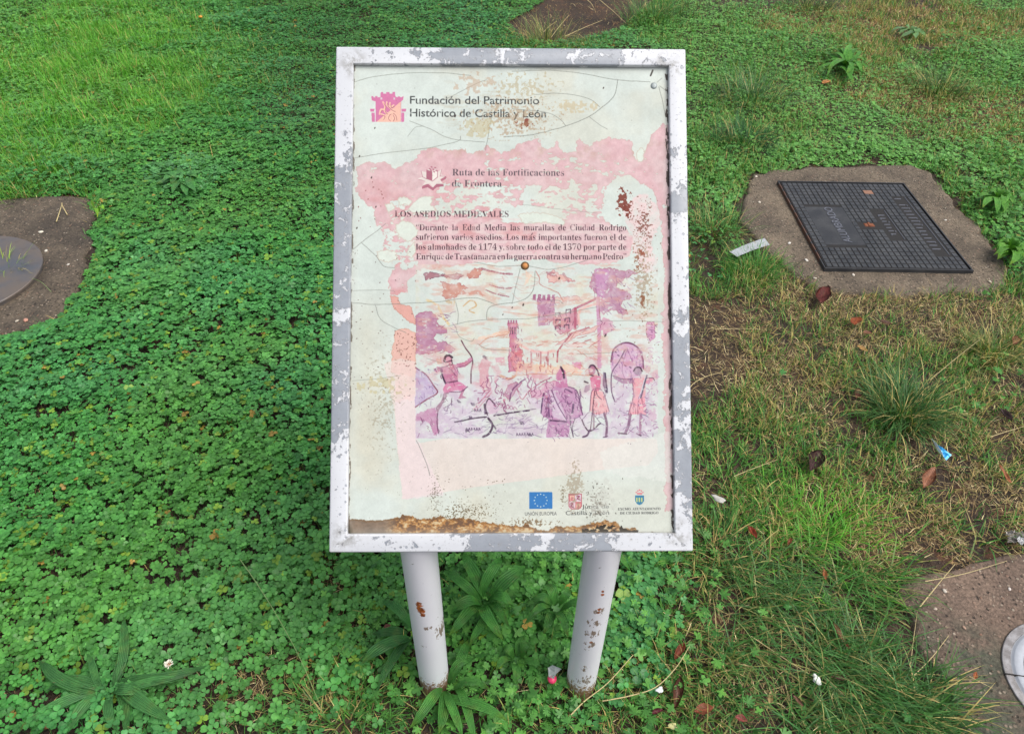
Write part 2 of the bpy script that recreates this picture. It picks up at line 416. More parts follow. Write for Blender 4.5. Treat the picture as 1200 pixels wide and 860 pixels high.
hot = np.clip((fbm(xs_/26+9, ys_/18, 89, 5)-0.52)*7, 0, 1)*np.clip((ys_-190)/90, 0, 1)
put(sl, (mm & (xs_ < 640))*hot, (205, 132, 130), 0.6)
brn = np.clip((fbm(xs_/8+9, ys_/8, 91, 5)-0.5)*5, 0, 1)*np.clip(1-np.abs(ys_-176)/14, 0, 1)
put(sl, mm*brn, (176, 150, 120), 0.35)
for pts in ([(466, 233), (476, 231), (483, 235), (480, 241), (468, 240)], [(478, 246), (484, 236), (498, 230), (508, 231), (506, 241), (512, 246), (498, 250), (484, 250)], [(463, 264), (470, 259), (482, 260), (490, 268), (487, 280), (478, 284), (467, 279)], [(440, 296), (452, 292), (466, 297), (467, 304), (455, 308), (444, 306)], [(478, 290), (486, 284), (488, 296), (482, 303), (476, 300)], [(607, 252), (622, 249), (650, 251), (664, 259), (660, 264), (640, 262), (612, 262)], [(450, 240), (460, 238), (464, 246), (456, 250)], [(746, 176), (752, 172), (757, 178), (754, 189), (748, 190)]):
    poly(pts, (205, 214, 200), 0.95, 2, 1.5, (184, 150, 130))
# mottled pink island right
poly([(742, 232), (756, 226), (770, 240), (774, 262), (764, 285), (772, 305), (764, 320), (750, 318), (742, 296), (738, 270), (730, 250)], (224, 190, 188), 0.8, 4, 2, None, 0.6)
# left column, salmon to pale pink
poly([(457, 347), (468, 348), (470, 356), (482, 360), (487, 374), (487, 380), (480, 378), (468, 368), (460, 360)], (216, 150, 136), 0.9, 2, 1.5, (176, 120, 100))
poly([(462, 388), (474, 385), (487, 390), (487, 442), (458, 436), (459, 420)], (222, 164, 148), 0.85, 2, 1.5, (190, 140, 110))
poly([(450, 426), (470, 420), (487, 424), (487, 520), (520, 514), (770, 514), (771, 530), (760, 545), (690, 552), (640, 560), (560, 570), (500, 580), (472, 585), (466, 530), (462, 480)], (218, 200, 190), 0.72, 0.6, 0.5)
poly([(462, 470), (487, 460), (490, 515), (520, 580), (472, 585), (467, 530)], (224, 200, 204), 0.5, 2, 1)
poly([(462, 425), (486, 425), (486, 470), (462, 470)], (224, 188, 180), 0.6, 3, 2, None, 0.5)
poly([(700, 530), (786, 505), (786, 562), (730, 560), (706, 548)], (212, 214, 205), 0.55, 6, 2)
# ---- the illustration
PX0, PX1, PY0, PY1 = 487, 771, 310, 513.5
ill = ((X > PX0) & (X < PX1) & (Y > PY0) & (Y < PY1)).astype(np.float32)
put(A0, ill*np.clip((fbm(X/22, Y/22, 93, 4)-0.5)*5, 0, 1)*np.clip((430-Y)/40, 0, 1), (206, 200, 170), 0.5)
lav = np.clip((Y-432)/30, 0, 1)
put(A0, ill*lav*np.clip((fbm(X/14, Y/12, 95, 5)-0.36)*4, 0, 1), (190, 164, 188), 0.75)
put(A0, ill*lav*np.clip((fbm(X/8+40, Y/7, 97, 4)-0.52)*6, 0, 1), (206, 206, 206), 0.7)
put(A0, ill*np.clip((fbm(X/11+4, Y/9, 99, 4)-0.56)*8, 0, 1)*np.clip(1-np.abs(Y-440)/30, 0, 1), (206, 150, 158), 0.7)
RB = (150, 78, 92); RS = (190, 104, 84); MA = (172, 108, 140); MG = (180, 92, 130); DK = (70, 40, 62); SA = (222, 160, 150); PE = (226, 188, 160); LV = (176, 150, 182)
poly([(495, 321), (505, 319), (520, 322), (534, 320), (544, 324), (536, 328), (520, 325), (506, 326), (498, 329)], RB, 0.75, 2, 1.5, DK)
poly([(546, 322), (556, 315), (566, 314), (561, 325), (549, 326)], RS, 0.8, 2, 1.5, RB)
line([(562, 315), (580, 319), (600, 322)], RB, 1.2, 0.7, 1.5)
poly([(516, 331), (528, 333), (540, 332), (549, 337), (540, 341), (548, 343), (536, 348), (522, 351), (517, 346), (521, 340)], RS, 0.75, 3, 2, RB)
poly([(548, 343), (560, 340), (570, 347), (552, 346)], RS, 0.7, 2, 1.5)
poly([(520, 352), (534, 352), (532, 357), (524, 355)], (190, 140, 80), 0.6, 2, 1.5)
line([(543, 359), (552, 352), (558, 358), (550, 364), (556, 367)], (196, 150, 90), 0.8, 0.7, 1)
line([(574, 334), (588, 338), (600, 338)], RB, 0.7, 0.7, 1); line([(570, 340), (582, 345), (596, 348)], RB, 0.7, 0.7, 1)
line([(500, 352), (512, 358), (520, 372), (526, 380)], (214, 176, 110), 1.6, 0.4, 2)
poly([(487, 368), (495, 365), (505, 366), (514, 373), (512, 378), (524, 386), (526, 392), (514, 391), (508, 396), (512, 402), (522, 400), (534, 409), (530, 415), (516, 412), (500, 414), (487, 417)], MA, 0.9, 2.5, 1.5, RB)
poly([(690, 336), (693, 322), (698, 315), (714, 313), (730, 317), (750, 318), (738, 325), (724, 331), (721, 336), (738, 342), (741, 348), (731, 352), (728, 358), (738, 369), (730, 370), (716, 363), (706, 369), (699, 360), (700, 345)], MA, 0.85, 2.5, 1.6, (170, 120, 100))
poly([(697, 315), (714, 316), (708, 352), (700, 352)], (190, 128, 176), 0.6, 1, 1)
poly([(640, 322), (648, 318), (656, 322), (668, 326), (676, 331), (660, 330), (644, 331)], SA, 0.75, 2, 1.5, RB); line([(660, 321), (666, 330)], RB, 1.6, 0.5, 1.5)
poly([(640, 318), (650, 320), (652, 325), (640, 322)], RB, 0.6, 1.5, 1)
poly([(615, 316), (622, 322), (618, 332), (612, 335), (616, 326)], PE, 0.7, 2, 1.5)
poly([(640, 347), (660, 348), (676, 346), (686, 352), (664, 353), (648, 356)], SA, 0.5, 2, 1.5, RB)
line([(628, 318), (632, 326), (634, 334), (652, 342), (660, 352)], (180, 110, 100), 0.6, 0.6, 1)
# castle
line([(590, 366), (625, 369), (650, 371)], (196, 140, 120), 0.7, 0.6, .5)
poly([(629, 350), (650, 350), (650, 374), (642, 381), (631, 382)], MA, 0.92, 0.6, 0.8)
for i in range(5): poly([(624.5+i*5.6, 345), (628+i*5.6, 345), (628+i*5.6, 352), (624.5+i*5.6, 352)], (150, 70, 110), 0.85, 0.5, 0.6)
poly([(648, 371), (662, 367), (676, 360), (678, 380), (668, 388), (656, 392), (648, 381)], (192, 110, 130), 0.85, 1.2, 0.8, RB)
for (a, b) in ((654, 369), (666, 365), (654, 377), (665, 375), (654, 384), (664, 383)): line([(a-3, b+2), (a-2.5, b-2), (a+2.5, b-2.5), (a+2.5, b+2)], DK, 0.7, 0.75, 0.4, False)
line([(674, 384), (674, 362), (701, 349)], (168, 74, 100), 1.4, 0.8, .5, False)
line([(678, 382), (680, 364), (700, 356)], SA, 1.6, 0.55, 1)
line([(701, 350), (702, 380), (703, 430)], (190, 120, 160), 2.4, 0.7, 1); line([(702, 352), (703, 372)], RB, 0.6, 0.8)
poly([(706, 372), (716, 376), (720, 386), (708, 392), (703, 382)], (200, 120, 150), 0.7, 2, 1.5)
poly([(660, 398), (672, 390), (690, 386), (704, 380), (696, 390), (676, 394), (664, 402), (650, 406)], SA, 0.7, 1.5, 1, RB)
line([(653, 424), (653.5, 412), (669, 391), (690, 384)], (166, 70, 84), 1.0, 0.85, .4, False)
poly([(595, 378), (606, 378), (606, 398), (612, 418), (612, 436), (595, 436), (597, 402)], (190, 92, 128), 0.88, 1.2, 1, RB)
for i in range(4): line([(596+i*3, 376), (596+i*3, 379)], (150, 60, 100), 1, 0.8, 0, False)
for i in range(3): line([(598+i*2.8, 384), (598+i*2.8, 391)], DK, 0.7, 0.8, 0.3, False)
poly([(598, 412), (612, 410), (613, 432), (599, 434)], (206, 110, 110), 0.7, 1.4, 1.2, RB)
line([(604, 400), (612, 406), (628, 412), (650, 412)], SA, 1.5, 0.6, 2)
for x_ in (622.5, 633.5, 642): line([(x_, 413), (x_, 433)], (176, 90, 100), 1.1, 0.7, 0.5, False)
poly([(606, 424), (650, 428), (680, 426), (682, 438), (640, 436), (604, 438)], (226, 176, 140), 0.65, 3, 2)
line([(600, 440), (640, 438), (700, 440)], (196, 140, 110), 0.7, 0.7, 1)
line([(562, 397), (580, 392), (596, 389)], PE, 2.2, 0.7, 2); line([(562, 404), (572, 396), (594, 392)], (190, 120, 90), 0.8, 0.6, 1)
poly([(660, 404), (676, 400), (690, 404), (700, 398), (698, 403), (676, 408)], SA, 0.45, 1.5, 1)
poly([(670, 424), (681, 424), (680, 432), (673, 430)], (206, 110, 150), 0.7, 1.5, 1)
poly([(757.5, 377), (767, 377), (768, 395), (762, 401), (757.5, 394)], (196, 118, 164), 0.85, .8, 1, RB)
for i in range(6): line([(760+(i % 2)*3, 380+i*3), (764, 381+i*3)], (120, 60, 110), 0.6, 0.5, 0.5)
poly(ell(734.5, 426, 19, 24), (196, 138, 178), 0.8, 1.2, 1)
line([(716, 424), (719, 410), (728, 403), (738, 402), (748, 408), (753, 420), (754, 432)], (110, 54, 92), 1.0, 0.8, 0.4)
line([(735, 408), (729, 432), (733, 446)], (130, 70, 120), 0.5, 0.6, 0.5); line([(735, 408), (741, 424)], (130, 70, 120), 0.5, 0.6, 0.5)
for i in range(7): line([(745+i*.9, 410+i*3.6), (752, 408+i*3.6)], (150, 84, 120), 0.6, 0.5, 0.5)
for (a, b) in ((721, 412), (724, 416), (729, 419), (732, 428), (738, 430)): line([(a, b), (a+1.4, b+1)], (80, 40, 80), 0.8, 0.7, 0)
# shield left
poly([(487, 431), (498, 438), (507, 450), (512, 460), (500, 468), (487, 476)], (178, 156, 190), 0.85, 1, 1)
line([(487, 431), (500, 440), (509, 453), (512.5, 460.5), (500, 468), (487, 477)], (130, 60, 90), 0.8, 0.8, 0.4)
poly([(487, 484), (500, 481), (511, 477), (513, 495), (514, 508), (508, 511), (504, 498), (496, 491), (487, 492)], (180, 110, 150), 0.75, 2, 1.3)
# drawing archer (left)
line([(540.5, 399), (546, 408.5), (552, 417), (554, 425), (552, 436), (552, 449)], (92, 44, 62), 0.75, 0.85, 0.2)
poly([(516, 432), (526, 427), (537, 427), (536.5, 447), (522, 449), (519, 441)], MG, 0.92, 0.6, 0.6)
poly([(535, 426), (545, 424), (551, 419), (554, 420), (553, 424), (545, 430), (536, 432)], MG, 0.9, 0.5, 0.5)
poly([(509, 433), (512, 430), (520, 430), (519, 434), (512, 437)], (168, 70, 124), 0.9, 0.4, 0.4)
poly([(522, 448), (536, 446), (548, 453.5), (541, 459), (533, 457), (527, 459), (521, 463), (519, 456)], (200, 104, 146), 0.92, 0.7, 0.6)
poly([(521, 460), (527, 459), (521, 470), (515, 480), (512, 484), (511, 477), (516, 471)], (150, 110, 130), 0.85, 0.7, 0.6)
poly([(541, 457), (545, 456), (542, 463), (547, 466.5), (537, 467)], (160, 70, 110), 0.85, 0.5, 0.5)
poly(ell(526, 421.5, 4.2, 4.8, 12), (198, 120, 140), 0.9, .3, .3)
line([(520.5, 423), (522, 418), (526, 416.5), (530, 419)], (50, 24, 40), 1.3, 0.85, 0.2); line([(522, 424.5), (530, 422.5)], (60, 30, 50), 0.6, 0.8, 0.2); line([(529, 421), (530, 427), (526, 427)], (60, 30, 50), 0.5, 0.8, .2)
line([(516, 432), (519, 442), (522, 449)], (50, 20, 50), 1.0, 0.75, 0.3); line([(524, 448.5), (536, 446.5)], (60, 20, 50), 0.8, 0.7, 0.2); line([(526, 431), (535, 441)], (80, 30, 70), 0.6, 0.7, 0.2)
line([(509, 433), (520, 430), (526, 428)], (60, 24, 60), 0.6, 0.7, .3); line([(535, 431), (546, 428), (553, 423)], (110, 40, 80), 0.5, 0.7, .3); line([(513, 484), (512, 495), (514, 508)], DK, 0.5, 0.7, 0.4); line([(527, 459), (540, 459), (548, 453)], (80, 30, 70), .6, .7, .3)
poly([(511, 420), (517, 419), (518, 426), (513, 427)], (206, 150, 130), 0.7, .6, .5)
# fallen and running soldiers, horse
line([(533, 494.5), (556, 490), (570, 488.5)], (60, 40, 60), 0.8, 0.85, 0.3); line([(579, 487), (600, 483.5), (620, 481)], (60, 36, 60), 0.9, 0.9, 0.2); line([(600, 483), (628, 479)], (90, 60, 90), 0.5, 0.7, 0.2)
poly([(569, 476), (573, 467), (581, 472), (586, 482), (574, 486)], (198, 160, 184), 0.8, 1, .8); line([(571, 486), (569, 476), (573, 467), (580, 474)], DK, 0.8, 0.75, .4)
line([(568, 474), (569, 484)], (50, 24, 50), 1.4, 0.8, .5); line([(572, 490), (577, 498), (573, 508), (566, 512)], (60, 34, 60), 1.3, 0.75, .6); line([(578, 498), (581, 502)], (60, 34, 60), 1, 0.7, .4)
for i in range(5): line([(583+i*4, 477+i*.8), (587+i*4, 472+i*1.2), (590+i*4, 480)], (160, 100, 130), 0.5, 0.6, .6)
line([(555, 480), (572, 460), (575, 456)], (190, 110, 130), 0.8, 0.7, 0.3); line([(558, 481), (576, 460)], (190, 110, 130), 0.5, 0.7, 0.3)
poly([(590, 462), (595, 452), (604, 447), (612, 448), (606, 456), (600, 466), (594, 470)], MA, 0.75, 1.2, 1, RB)
line([(597, 470), (600, 458), (608, 449), (616, 444)], (100, 40, 90), 0.8, 0.75, .6); poly([(620, 460), (640, 448), (652, 446), (654, 452), (638, 462), (640, 470), (624, 466)], (200, 128, 160), 0.75, 1.6, 1.2, RB)
line([(606, 456), (612, 468), (620, 458), (634, 448), (646, 442)], (170, 90, 110), 0.7, 0.7, .8); line([(586, 440), (596, 444), (604, 440)], (200, 140, 110), 1.5, .5, 1)
poly([(562, 428), (568, 418), (574, 424), (572, 440), (576, 455), (566, 460), (562, 448)], (206, 140, 150), 0.75, 2, 1.3); line([(567, 418), (570, 420)], DK, 1.6, 0.7, .4)
poly([(580, 420), (592, 418), (592, 425), (582, 426)], (206, 130, 150), .7, 1.5, 1)
# hooded man, back view
poly([(637, 461), (644, 456), (651, 452), (664, 452), (674, 455), (678, 466), (682, 478), (683, 486), (674, 492), (668, 500), (666, 512), (640, 512.5), (643, 491), (636, 488), (633.5, 484)], (178, 118, 160), 0.9, 1, .8)
poly([(651, 452.5), (652.5, 437), (657, 430), (662, 434), (666, 453), (658, 455)], (184, 100, 144), 0.92, .7, .6)
line([(657, 430), (660, 436), (661, 443)], (50, 22, 50), 1.2, 0.8, .3)
poly([(644, 462), (649, 458), (660, 480), (664, 492), (650, 490), (645, 478)], (204, 196, 206), .6, 1.6, 1)
line([(646, 457), (654, 475), (664, 492)], (90, 50, 90), 0.5, 0.8, .2); line([(644, 458), (652, 476), (661, 491)], (206, 180, 200), 0.6, 0.8, .2)
line([(637, 461), (635, 474), (634, 484)], (60, 24, 70), 0.8, 0.75, .5); line([(642, 466), (643.5, 488)], (70, 30, 80), 0.9, 0.65, .8); line([(645, 492.5), (664, 494)], (60, 30, 60), 0.8, 0.8, .3); line([(666, 453), (676, 458), (680, 474), (683, 486)], (80, 34, 80), 0.6, 0.75, .4)
line([(672, 474), (671, 484)], (60, 34, 70), 1.3, 0.7, 1); line([(668, 488), (669, 500), (672, 512)], (70, 44, 70), 0.6, 0.75, .3); line([(674, 490), (671, 500), (672, 511)], (70, 44, 70), 0.4, 0.7, .3)
line([(663, 456), (670, 460)], (60, 24, 70), 1, .6, 1)
# standing archer with lowered bow
poly([(691.5, 443), (697, 440), (704, 441), (704, 458), (694, 458)], (206, 92, 130), 0.9, .5, .5)
poly([(684, 459), (686, 452), (691, 450), (691, 457), (687, 460)], (150, 120, 140), 0.85, .5, .5)
poly([(693, 458), (706, 458), (714, 482), (708, 484), (700, 486), (691, 483)], (222, 150, 152), 0.92, .5, .5); line([(691, 483), (694, 458), (706, 458), (714, 482)], (110, 54, 84), .5, .7, .2)
poly(ell(693.8, 434, 4.4, 5.4, 12), (160, 90, 120), 0.9, .3, .3); line([(690, 432), (692, 428.5), (696, 428.5), (700, 434), (702, 440)], (70, 34, 60), 0.9, 0.85, .2); poly(ell(693, 434, 2, 2.4, 8), (214, 176, 170), .8, .2, .2); line([(691.5, 439), (695, 440.5)], (50, 20, 40), 1.0, .8, .2)
poly([(707, 436), (710, 437), (712.5, 458), (709.5, 461), (706, 450)], (110, 84, 112), .85, .4, .4); line([(709, 437), (711.5, 460)], (50, 34, 60), .7, .8, .2)
line([(685, 447), (689, 448.5)], (50, 26, 40), 0.9, .8, .2); line([(698, 455), (700, 463), (705, 468)], (90, 50, 70), .5, .7, .3)
line([(697, 458), (694.5, 480), (692, 504)], (80, 44, 64), 0.6, 0.85, .1); line([(695.5, 480), (696, 503)], (110, 64, 84), 1.1, 0.6, .2)
line([(682, 491.5), (685, 499), (690, 505), (696, 503), (701, 498), (704, 496)], (70, 40, 60), 0.75, 0.85, .2); line([(683, 491), (692, 483), (704, 496)], (90, 60, 90), 0.35, 0.7, .1)
line([(708, 484), (711, 496), (710.5, 511)], (110, 74, 100), 1.4, 0.7, .2); line([(691, 504), (688, 510), (683, 512)], (80, 50, 80), 1.1, 0.75, .2); line([(712, 511), (707, 512.4)], (80, 50, 80), .7, .8, .1)
# shooting archer (right)
line([(732.6, 410), (725, 424), (717.5, 436), (716.2, 447), (717, 460), (720.6, 471)], (90, 56, 90), 0.7, 0.85, .2); line([(720.6, 471), (728, 464)], (120, 80, 110), .35, .6, .1)
poly([(741, 443), (757, 442.5), (756, 464), (742.5, 465)], (220, 140, 148), 0.92, .4, .4)
poly([(742.5, 464), (756, 463), (757, 486), (750, 484.5), (736, 486.5), (738, 475)], (224, 146, 158), 0.92, .5, .5); line([(736, 486.5), (742, 465), (741, 443)], (110, 60, 90), .5, .75, .2); line([(747, 484), (748, 470)], (150, 80, 110), .4, .6, .2)
poly([(718, 440), (721, 439), (729, 444), (741, 444), (741, 449.5), (729, 449.5), (720, 444)], (160, 122, 146), 0.88, .4, .4); line([(718, 440), (729, 444), (741, 444)], (80, 44, 74), .5, .7, .2)
poly([(757, 442.5), (764, 442.5), (767.5, 445.5), (762, 449.5), (757, 450)], (210, 124, 146), 0.88, .5, .4); line([(757, 442.5), (765, 443), (767, 446)], (90, 44, 74), .5, .7, .2)
poly(ell(747.6, 435, 5, 4.8, 12), (150, 122, 142), 0.9, .3, .3); line([(742.5, 435), (745, 431), (750, 430.8), (752.5, 435)], (64, 40, 60), .8, .8, .2)
poly([(756, 441), (758.5, 442), (752, 466), (748, 467)], (196, 196, 206), .9, .3, .3); line([(758, 440), (751, 466)], (60, 44, 70), .9, .8, .2)
line([(738.5, 486), (736.5, 498), (733, 507)], (130, 90, 120), 1.7, 0.7, .3); line([(734.5, 508.5), (724.5, 507.5)], (70, 40, 60), .9, .8, .2); line([(751, 485), (750.5, 498), (750, 509)], (150, 100, 130), 1.5, 0.7, .3); line([(751, 510.5), (746, 508)], (70, 40, 60), .8, .8, .2)
poly([(760, 480), (768, 478), (770, 490), (766, 496), (759, 492)], (196, 130, 168), .5, 2, 1.6)
put(A0, ill*np.clip((fbm(X/16+60, Y/5+3, 191, 5)-.54)*8, 0, 1)*np.clip((440-Y)/30, 0, 1), (206, 150, 132), .50)
put(A0, ill*np.clip((fbm(X/10+20, Y/7+33, 193, 5)-.55)*8, 0, 1)*np.clip(1-np.abs(Y-430)/34, 0, 1), (196, 120, 128), .55)
# fine pen work: hills, walls, crowd, folds
rq = np.random.default_rng(21)
def hatch(x0, y0, x1, y1, n, L, ang, col, w=.32, a=.5, jit=.5):
    for k in range(n):
        p, q_ = rq.uniform(x0, x1), rq.uniform(y0, y1); t_ = ang+rq.normal(0, jit); l_ = L*rq.uniform(.5, 1.2)
        line([(p, q_), (p+l_*.5*math.cos(t_)+rq.normal(0, .4), q_+l_*.5*math.sin(t_)+rq.normal(0, .4)), (p+l_*math.cos(t_), q_+l_*math.sin(t_))], col, w, a, .5)
hatch(490, 368, 530, 416, 26, 7, .2, (130, 70, 110)); hatch(692, 318, 738, 366, 34, 8, .9, (140, 86, 130)); hatch(630, 350, 650, 380, 16, 4, 1.5, (120, 60, 100)); hatch(650, 366, 678, 392, 18, 4, 1.4, (110, 50, 80)); hatch(596, 380, 612, 434, 30, 4, 1.2, (120, 46, 80)); hatch(703, 372, 720, 392, 12, 4, 1, (130, 60, 100))
hatch(560, 384, 600, 410, 10, 12, -.3, (190, 130, 100)); hatch(604, 400, 700, 440, 46, 7, .1, (190, 110, 96), .4, .5); hatch(612, 410, 650, 434, 16, 6, 1.5, (170, 84, 90), .5, .6, .15); hatch(655, 385, 700, 408, 18, 8, -.4, (170, 90, 90), .4, .5); hatch(560, 318, 640, 352, 20, 12, .2, (186, 120, 110), .3, .4)
hatch(556, 440, 650, 478, 90, 6, .6, (140, 70, 110), .36, .6, 1.3); hatch(488, 430, 512, 476, 26, 5, .8, (120, 90, 140), .3, .5); hatch(488, 482, 514, 508, 16, 5, 1.0, (120, 60, 100)); hatch(637, 456, 682, 490, 60, 6, 1.4, (96, 44, 92), .36, .5, .4); hatch(640, 492, 668, 512, 20, 6, 1.2, (100, 60, 100), .3, .5)
hatch(717, 406, 752, 446, 40, 5, 1.3, (130, 76, 130), .3, .5); hatch(692, 459, 713, 483, 16, 6, 1.5, (150, 80, 100), .3, .55, .15); hatch(738, 464, 756, 486, 14, 6, 1.5, (150, 80, 100), .3, .55, .15); hatch(718, 450, 770, 510, 60, 4, .2, (150, 96, 140), .45, .45, 1.2); hatch(758, 378, 768, 398, 12, 3, .6, (120, 60, 110)); hatch(516, 428, 536, 448, 14, 5, 1.2, (110, 30, 80), .3, .55, .3); hatch(515, 460, 530, 482, 12, 5, 2.0, (90, 60, 80), .3, .6)
hatch(520, 484, 640, 510, 60, 9, -.2, (128, 104, 140), .3, .5, .5); hatch(757, 400, 772, 470, 30, 4, 1, (186, 140, 170), .4, .5, 1.5)
for (cx_, cy_) in ((570, 446), (580, 452), (626, 452), (618, 446), (590, 474), (640, 470)): line([(cx_, cy_-4), (cx_+2, cy_), (cx_, cy_+6), (cx_+3, cy_+9)], (130, 56, 100), .6, .65, .6); poly(ell(cx_+.6, cy_-5, 1.6, 1.8, 8), (190, 120, 140), .8, .4, .3)
# stones and scratches of the foreground
rg = np.random.default_rng(5)
for k in range(60):
    a = rg.uniform(516, 765); b = rg.uniform(470, 510)
    if 632 < a < 716 and b < 490: continue
    t0 = rg.uniform(-0.5, 0.5); L = rg.uniform(4, 12)
    line([(a, b), (a+L*.5*math.cos(t0), b+L*.5*math.sin(t0)+rg.uniform(-2, 2)), (min(769, a+L*math.cos(t0)), min(512, b+L*math.sin(t0)))], (120, 96, 130), 0.4, 0.55, 0.8)
for (a, b) in ((535, 468), (552, 472), (549, 487), (609, 493), (618, 508), (545, 503)):
    poly([(a, b), (a+4, b+1), (a+6, b+4), (a+1, b+4)], (80, 60, 86), .7, 1, .8)
for (a, b, n) in ((546, 503, 6), (605, 509, 7), (553, 481, 4)):
    for i in range(n): line([(a+i*3, b+1.5), (a+i*3+.8, b-1.5), (a+i*3+1.8, b+1.2)], (84, 64, 90), 0.4, 0.65, 0.4)
wc_ = fbm(X/5, Y/5, 171, 5)-.5; wc2_ = np.clip((fbm(X/9+30, Y/9, 175, 5)-.5)*5, -1, 1)
fade = ill*np.clip(.12+.8*wc_+.10*wc2_, 0, .38)
IMG[:] = IMG*(1-fade[..., None])+C((206, 206, 202))*fade[..., None]
chip = (ill > 0) & (fbm(X/3.2, Y/2.4, 179, 4) > .72); put(A0, chip.astype(np.float32), (200, 204, 194), .8)
# ---- logos
# foundation castle
def P8(pts): return [(400+a/5.375, 80+b/5.375) for a, b in pts]
LM = (206, 104, 152)
poly(P8([(190, 178), (202, 178), (202, 186), (214, 186), (214, 178), (228, 178), (228, 186), (246, 186), (246, 165), (250, 152), (264, 152), (264, 162), (282, 162), (282, 152), (304, 152), (304, 162), (322, 162), (322, 152), (338, 152), (340, 178), (352, 186), (364, 178), (376, 186), (392, 178), (390, 200), (376, 212), (376, 340), (216, 340), (216, 212), (190, 204)]), LM, 0.95, 0.15, 0.2)
poly(P8([(374, 212), (374, 340), (222, 340), (245, 320), (300, 275)]), (232, 178, 156), 1, .1, .1)
for q in ([(180, 258), (208, 258), (206, 276), (184, 276)], [(190, 282), (210, 282), (212, 340), (192, 340)], [(378, 258), (410, 258), (406, 276), (380, 276)], [(378, 282), (396, 282), (396, 340), (378, 340)]): poly(P8(q), LM, .95, .1, .15)
poly(P8([(246, 186), (258, 186), (258, 200), (246, 200)]), CREAM, .8, .1, .1); poly(P8([(328, 186), (338, 186), (338, 200), (328, 200)]), CREAM, .8, .1, .1)
for q in ([(262, 215), (275, 240), (268, 262), (250, 262), (240, 290)], [(285, 215), (290, 235), (305, 250), (318, 262), (335, 270)], [(305, 220), (312, 245), (330, 235)], [(270, 262), (280, 280), (300, 290), (320, 280), (338, 296), (345, 325)], [(250, 290), (270, 300), (262, 320)], [(300, 290), (292, 312), (305, 330)], [(320, 290), (330, 312), (322, 330)]):
    line(P8(q), (236, 186, 160), 1.0, 0.85, 0.3); line(P8([(a+5, b+6) for a, b in q]), (160, 84, 96), 0.35, 0.6, 0.2)
# star of the route
def PZ(pts): return [(480+a/6, 180+b/6) for a, b in pts]
SM = (168, 92, 112)
poly(PZ([(56, 182), (80, 190), (118, 196), (88, 235), (88, 250), (125, 238), (165, 262), (190, 238), (240, 232), (240, 218), (205, 208), (258, 178), (256, 160), (200, 196), (160, 240), (100, 190)]), SM, .95, .15, .2)
poly(PZ([(56, 178), (90, 165), (80, 125), (118, 132), (135, 108), (160, 125), (185, 105), (190, 135), (228, 112), (222, 150), (258, 160), (215, 182), (235, 215), (190, 215), (165, 240), (140, 210), (92, 228), (110, 195)]), (216, 206, 196), .95, .15, .2)
poly(PZ([(118, 115), (160, 128), (160, 195), (118, 180)]), SM, .95, .1, .1); poly(PZ([(160, 128), (196, 115), (190, 165), (160, 195)]), (222, 214, 204), .95, .1, .1)
line(PZ([(160, 196), (196, 168), (196, 120)]), SM, .4, .8, 0, False); line(PZ([(90, 165), (118, 180)]), SM, .35, .7, 0); line(PZ([(82, 126), (92, 166)]), SM, .35, .7, 0); line(PZ([(226, 114), (214, 160), (256, 162)]), SM, .35, .7, 0, False)
for (a, b) in ((140, 108), (152, 95), (165, 112), (178, 100), (185, 120), (170, 128), (148, 118)): line(PZ([(a, b), (a+5, b+3)]), SM, .8, .8, .1)
# european flag
poly([(620.2, 576.4), (647.2, 576.2), (647.3, 595.8), (620.3, 596.2)], (36, 112, 184), .97, 0, .1)
for i in range(12):
    a = 2*PI*i/12; cx, cy = 633.6+7.4*math.sin(a), 586.2-7.4*math.cos(a)
    poly([(cx+(1.05 if k % 2 == 0 else .45)*math.sin(k*PI/5), cy-(1.05 if k % 2 == 0 else .45)*math.cos(k*PI/5)) for k in range(10)], (214, 224, 206), .95, 0, 0)
# regional shield
for (x0, y0, c_) in ((666.8, 579, (206, 108, 118)), (674.2, 579, (216, 190, 206)), (666.8, 587.6, (216, 180, 196)), (674.2, 587.6, (206, 108, 118))):
    poly([(x0, y0), (x0+6.8, y0), (x0+6.8, y0+8), (x0, y0+8)], c_, .95, 0, .1)
for q in ([(668.5, 585.5), (668.5, 581.5), (672, 581.5), (672, 585.5)], [(676, 595), (676, 591), (679.5, 591), (679.5, 595)]): line(q, (230, 196, 160), .6, .8, .1, False)
for q in ([(676, 581), (679, 581.5), (676.5, 584), (680, 585.6)], [(669, 589.5), (671.5, 590), (669, 592.5), (672, 594.5)]): line(q, (150, 60, 100), .6, .8, .2)
line([(666.6, 578.7), (681.3, 578.7), (681.4, 593), (678, 596.2), (670, 596.2), (666.8, 593), (666.6, 578.7)], (176, 70, 84), .5, .85, 0, False)
# town crest
poly([(744.3, 580.2), (754.6, 580.2), (754.6, 587), (752.4, 590.2), (749.4, 591.6), (746.5, 590.2), (744.3, 587)], (44, 120, 160), .95, 0, .1)
for i in range(3): poly([(745.6+i*2.8, 583), (747.2+i*2.8, 583), (747.2+i*2.8, 588), (745.6+i*2.8, 588)], (196, 204, 110), .95, 0, 0)
for (a, b) in ((745.5, 576.8), (747.5, 575), (749.5, 574), (751.5, 575), (753.4, 576.8)): poly(ell(a, b, .9, .9, 8), (216, 100, 112), .9, 0, 0)
poly([(746.3, 577.2), (752.7, 577.2), (752.3, 579.3), (746.7, 579.3)], (216, 110, 120), .85, 0, 0)

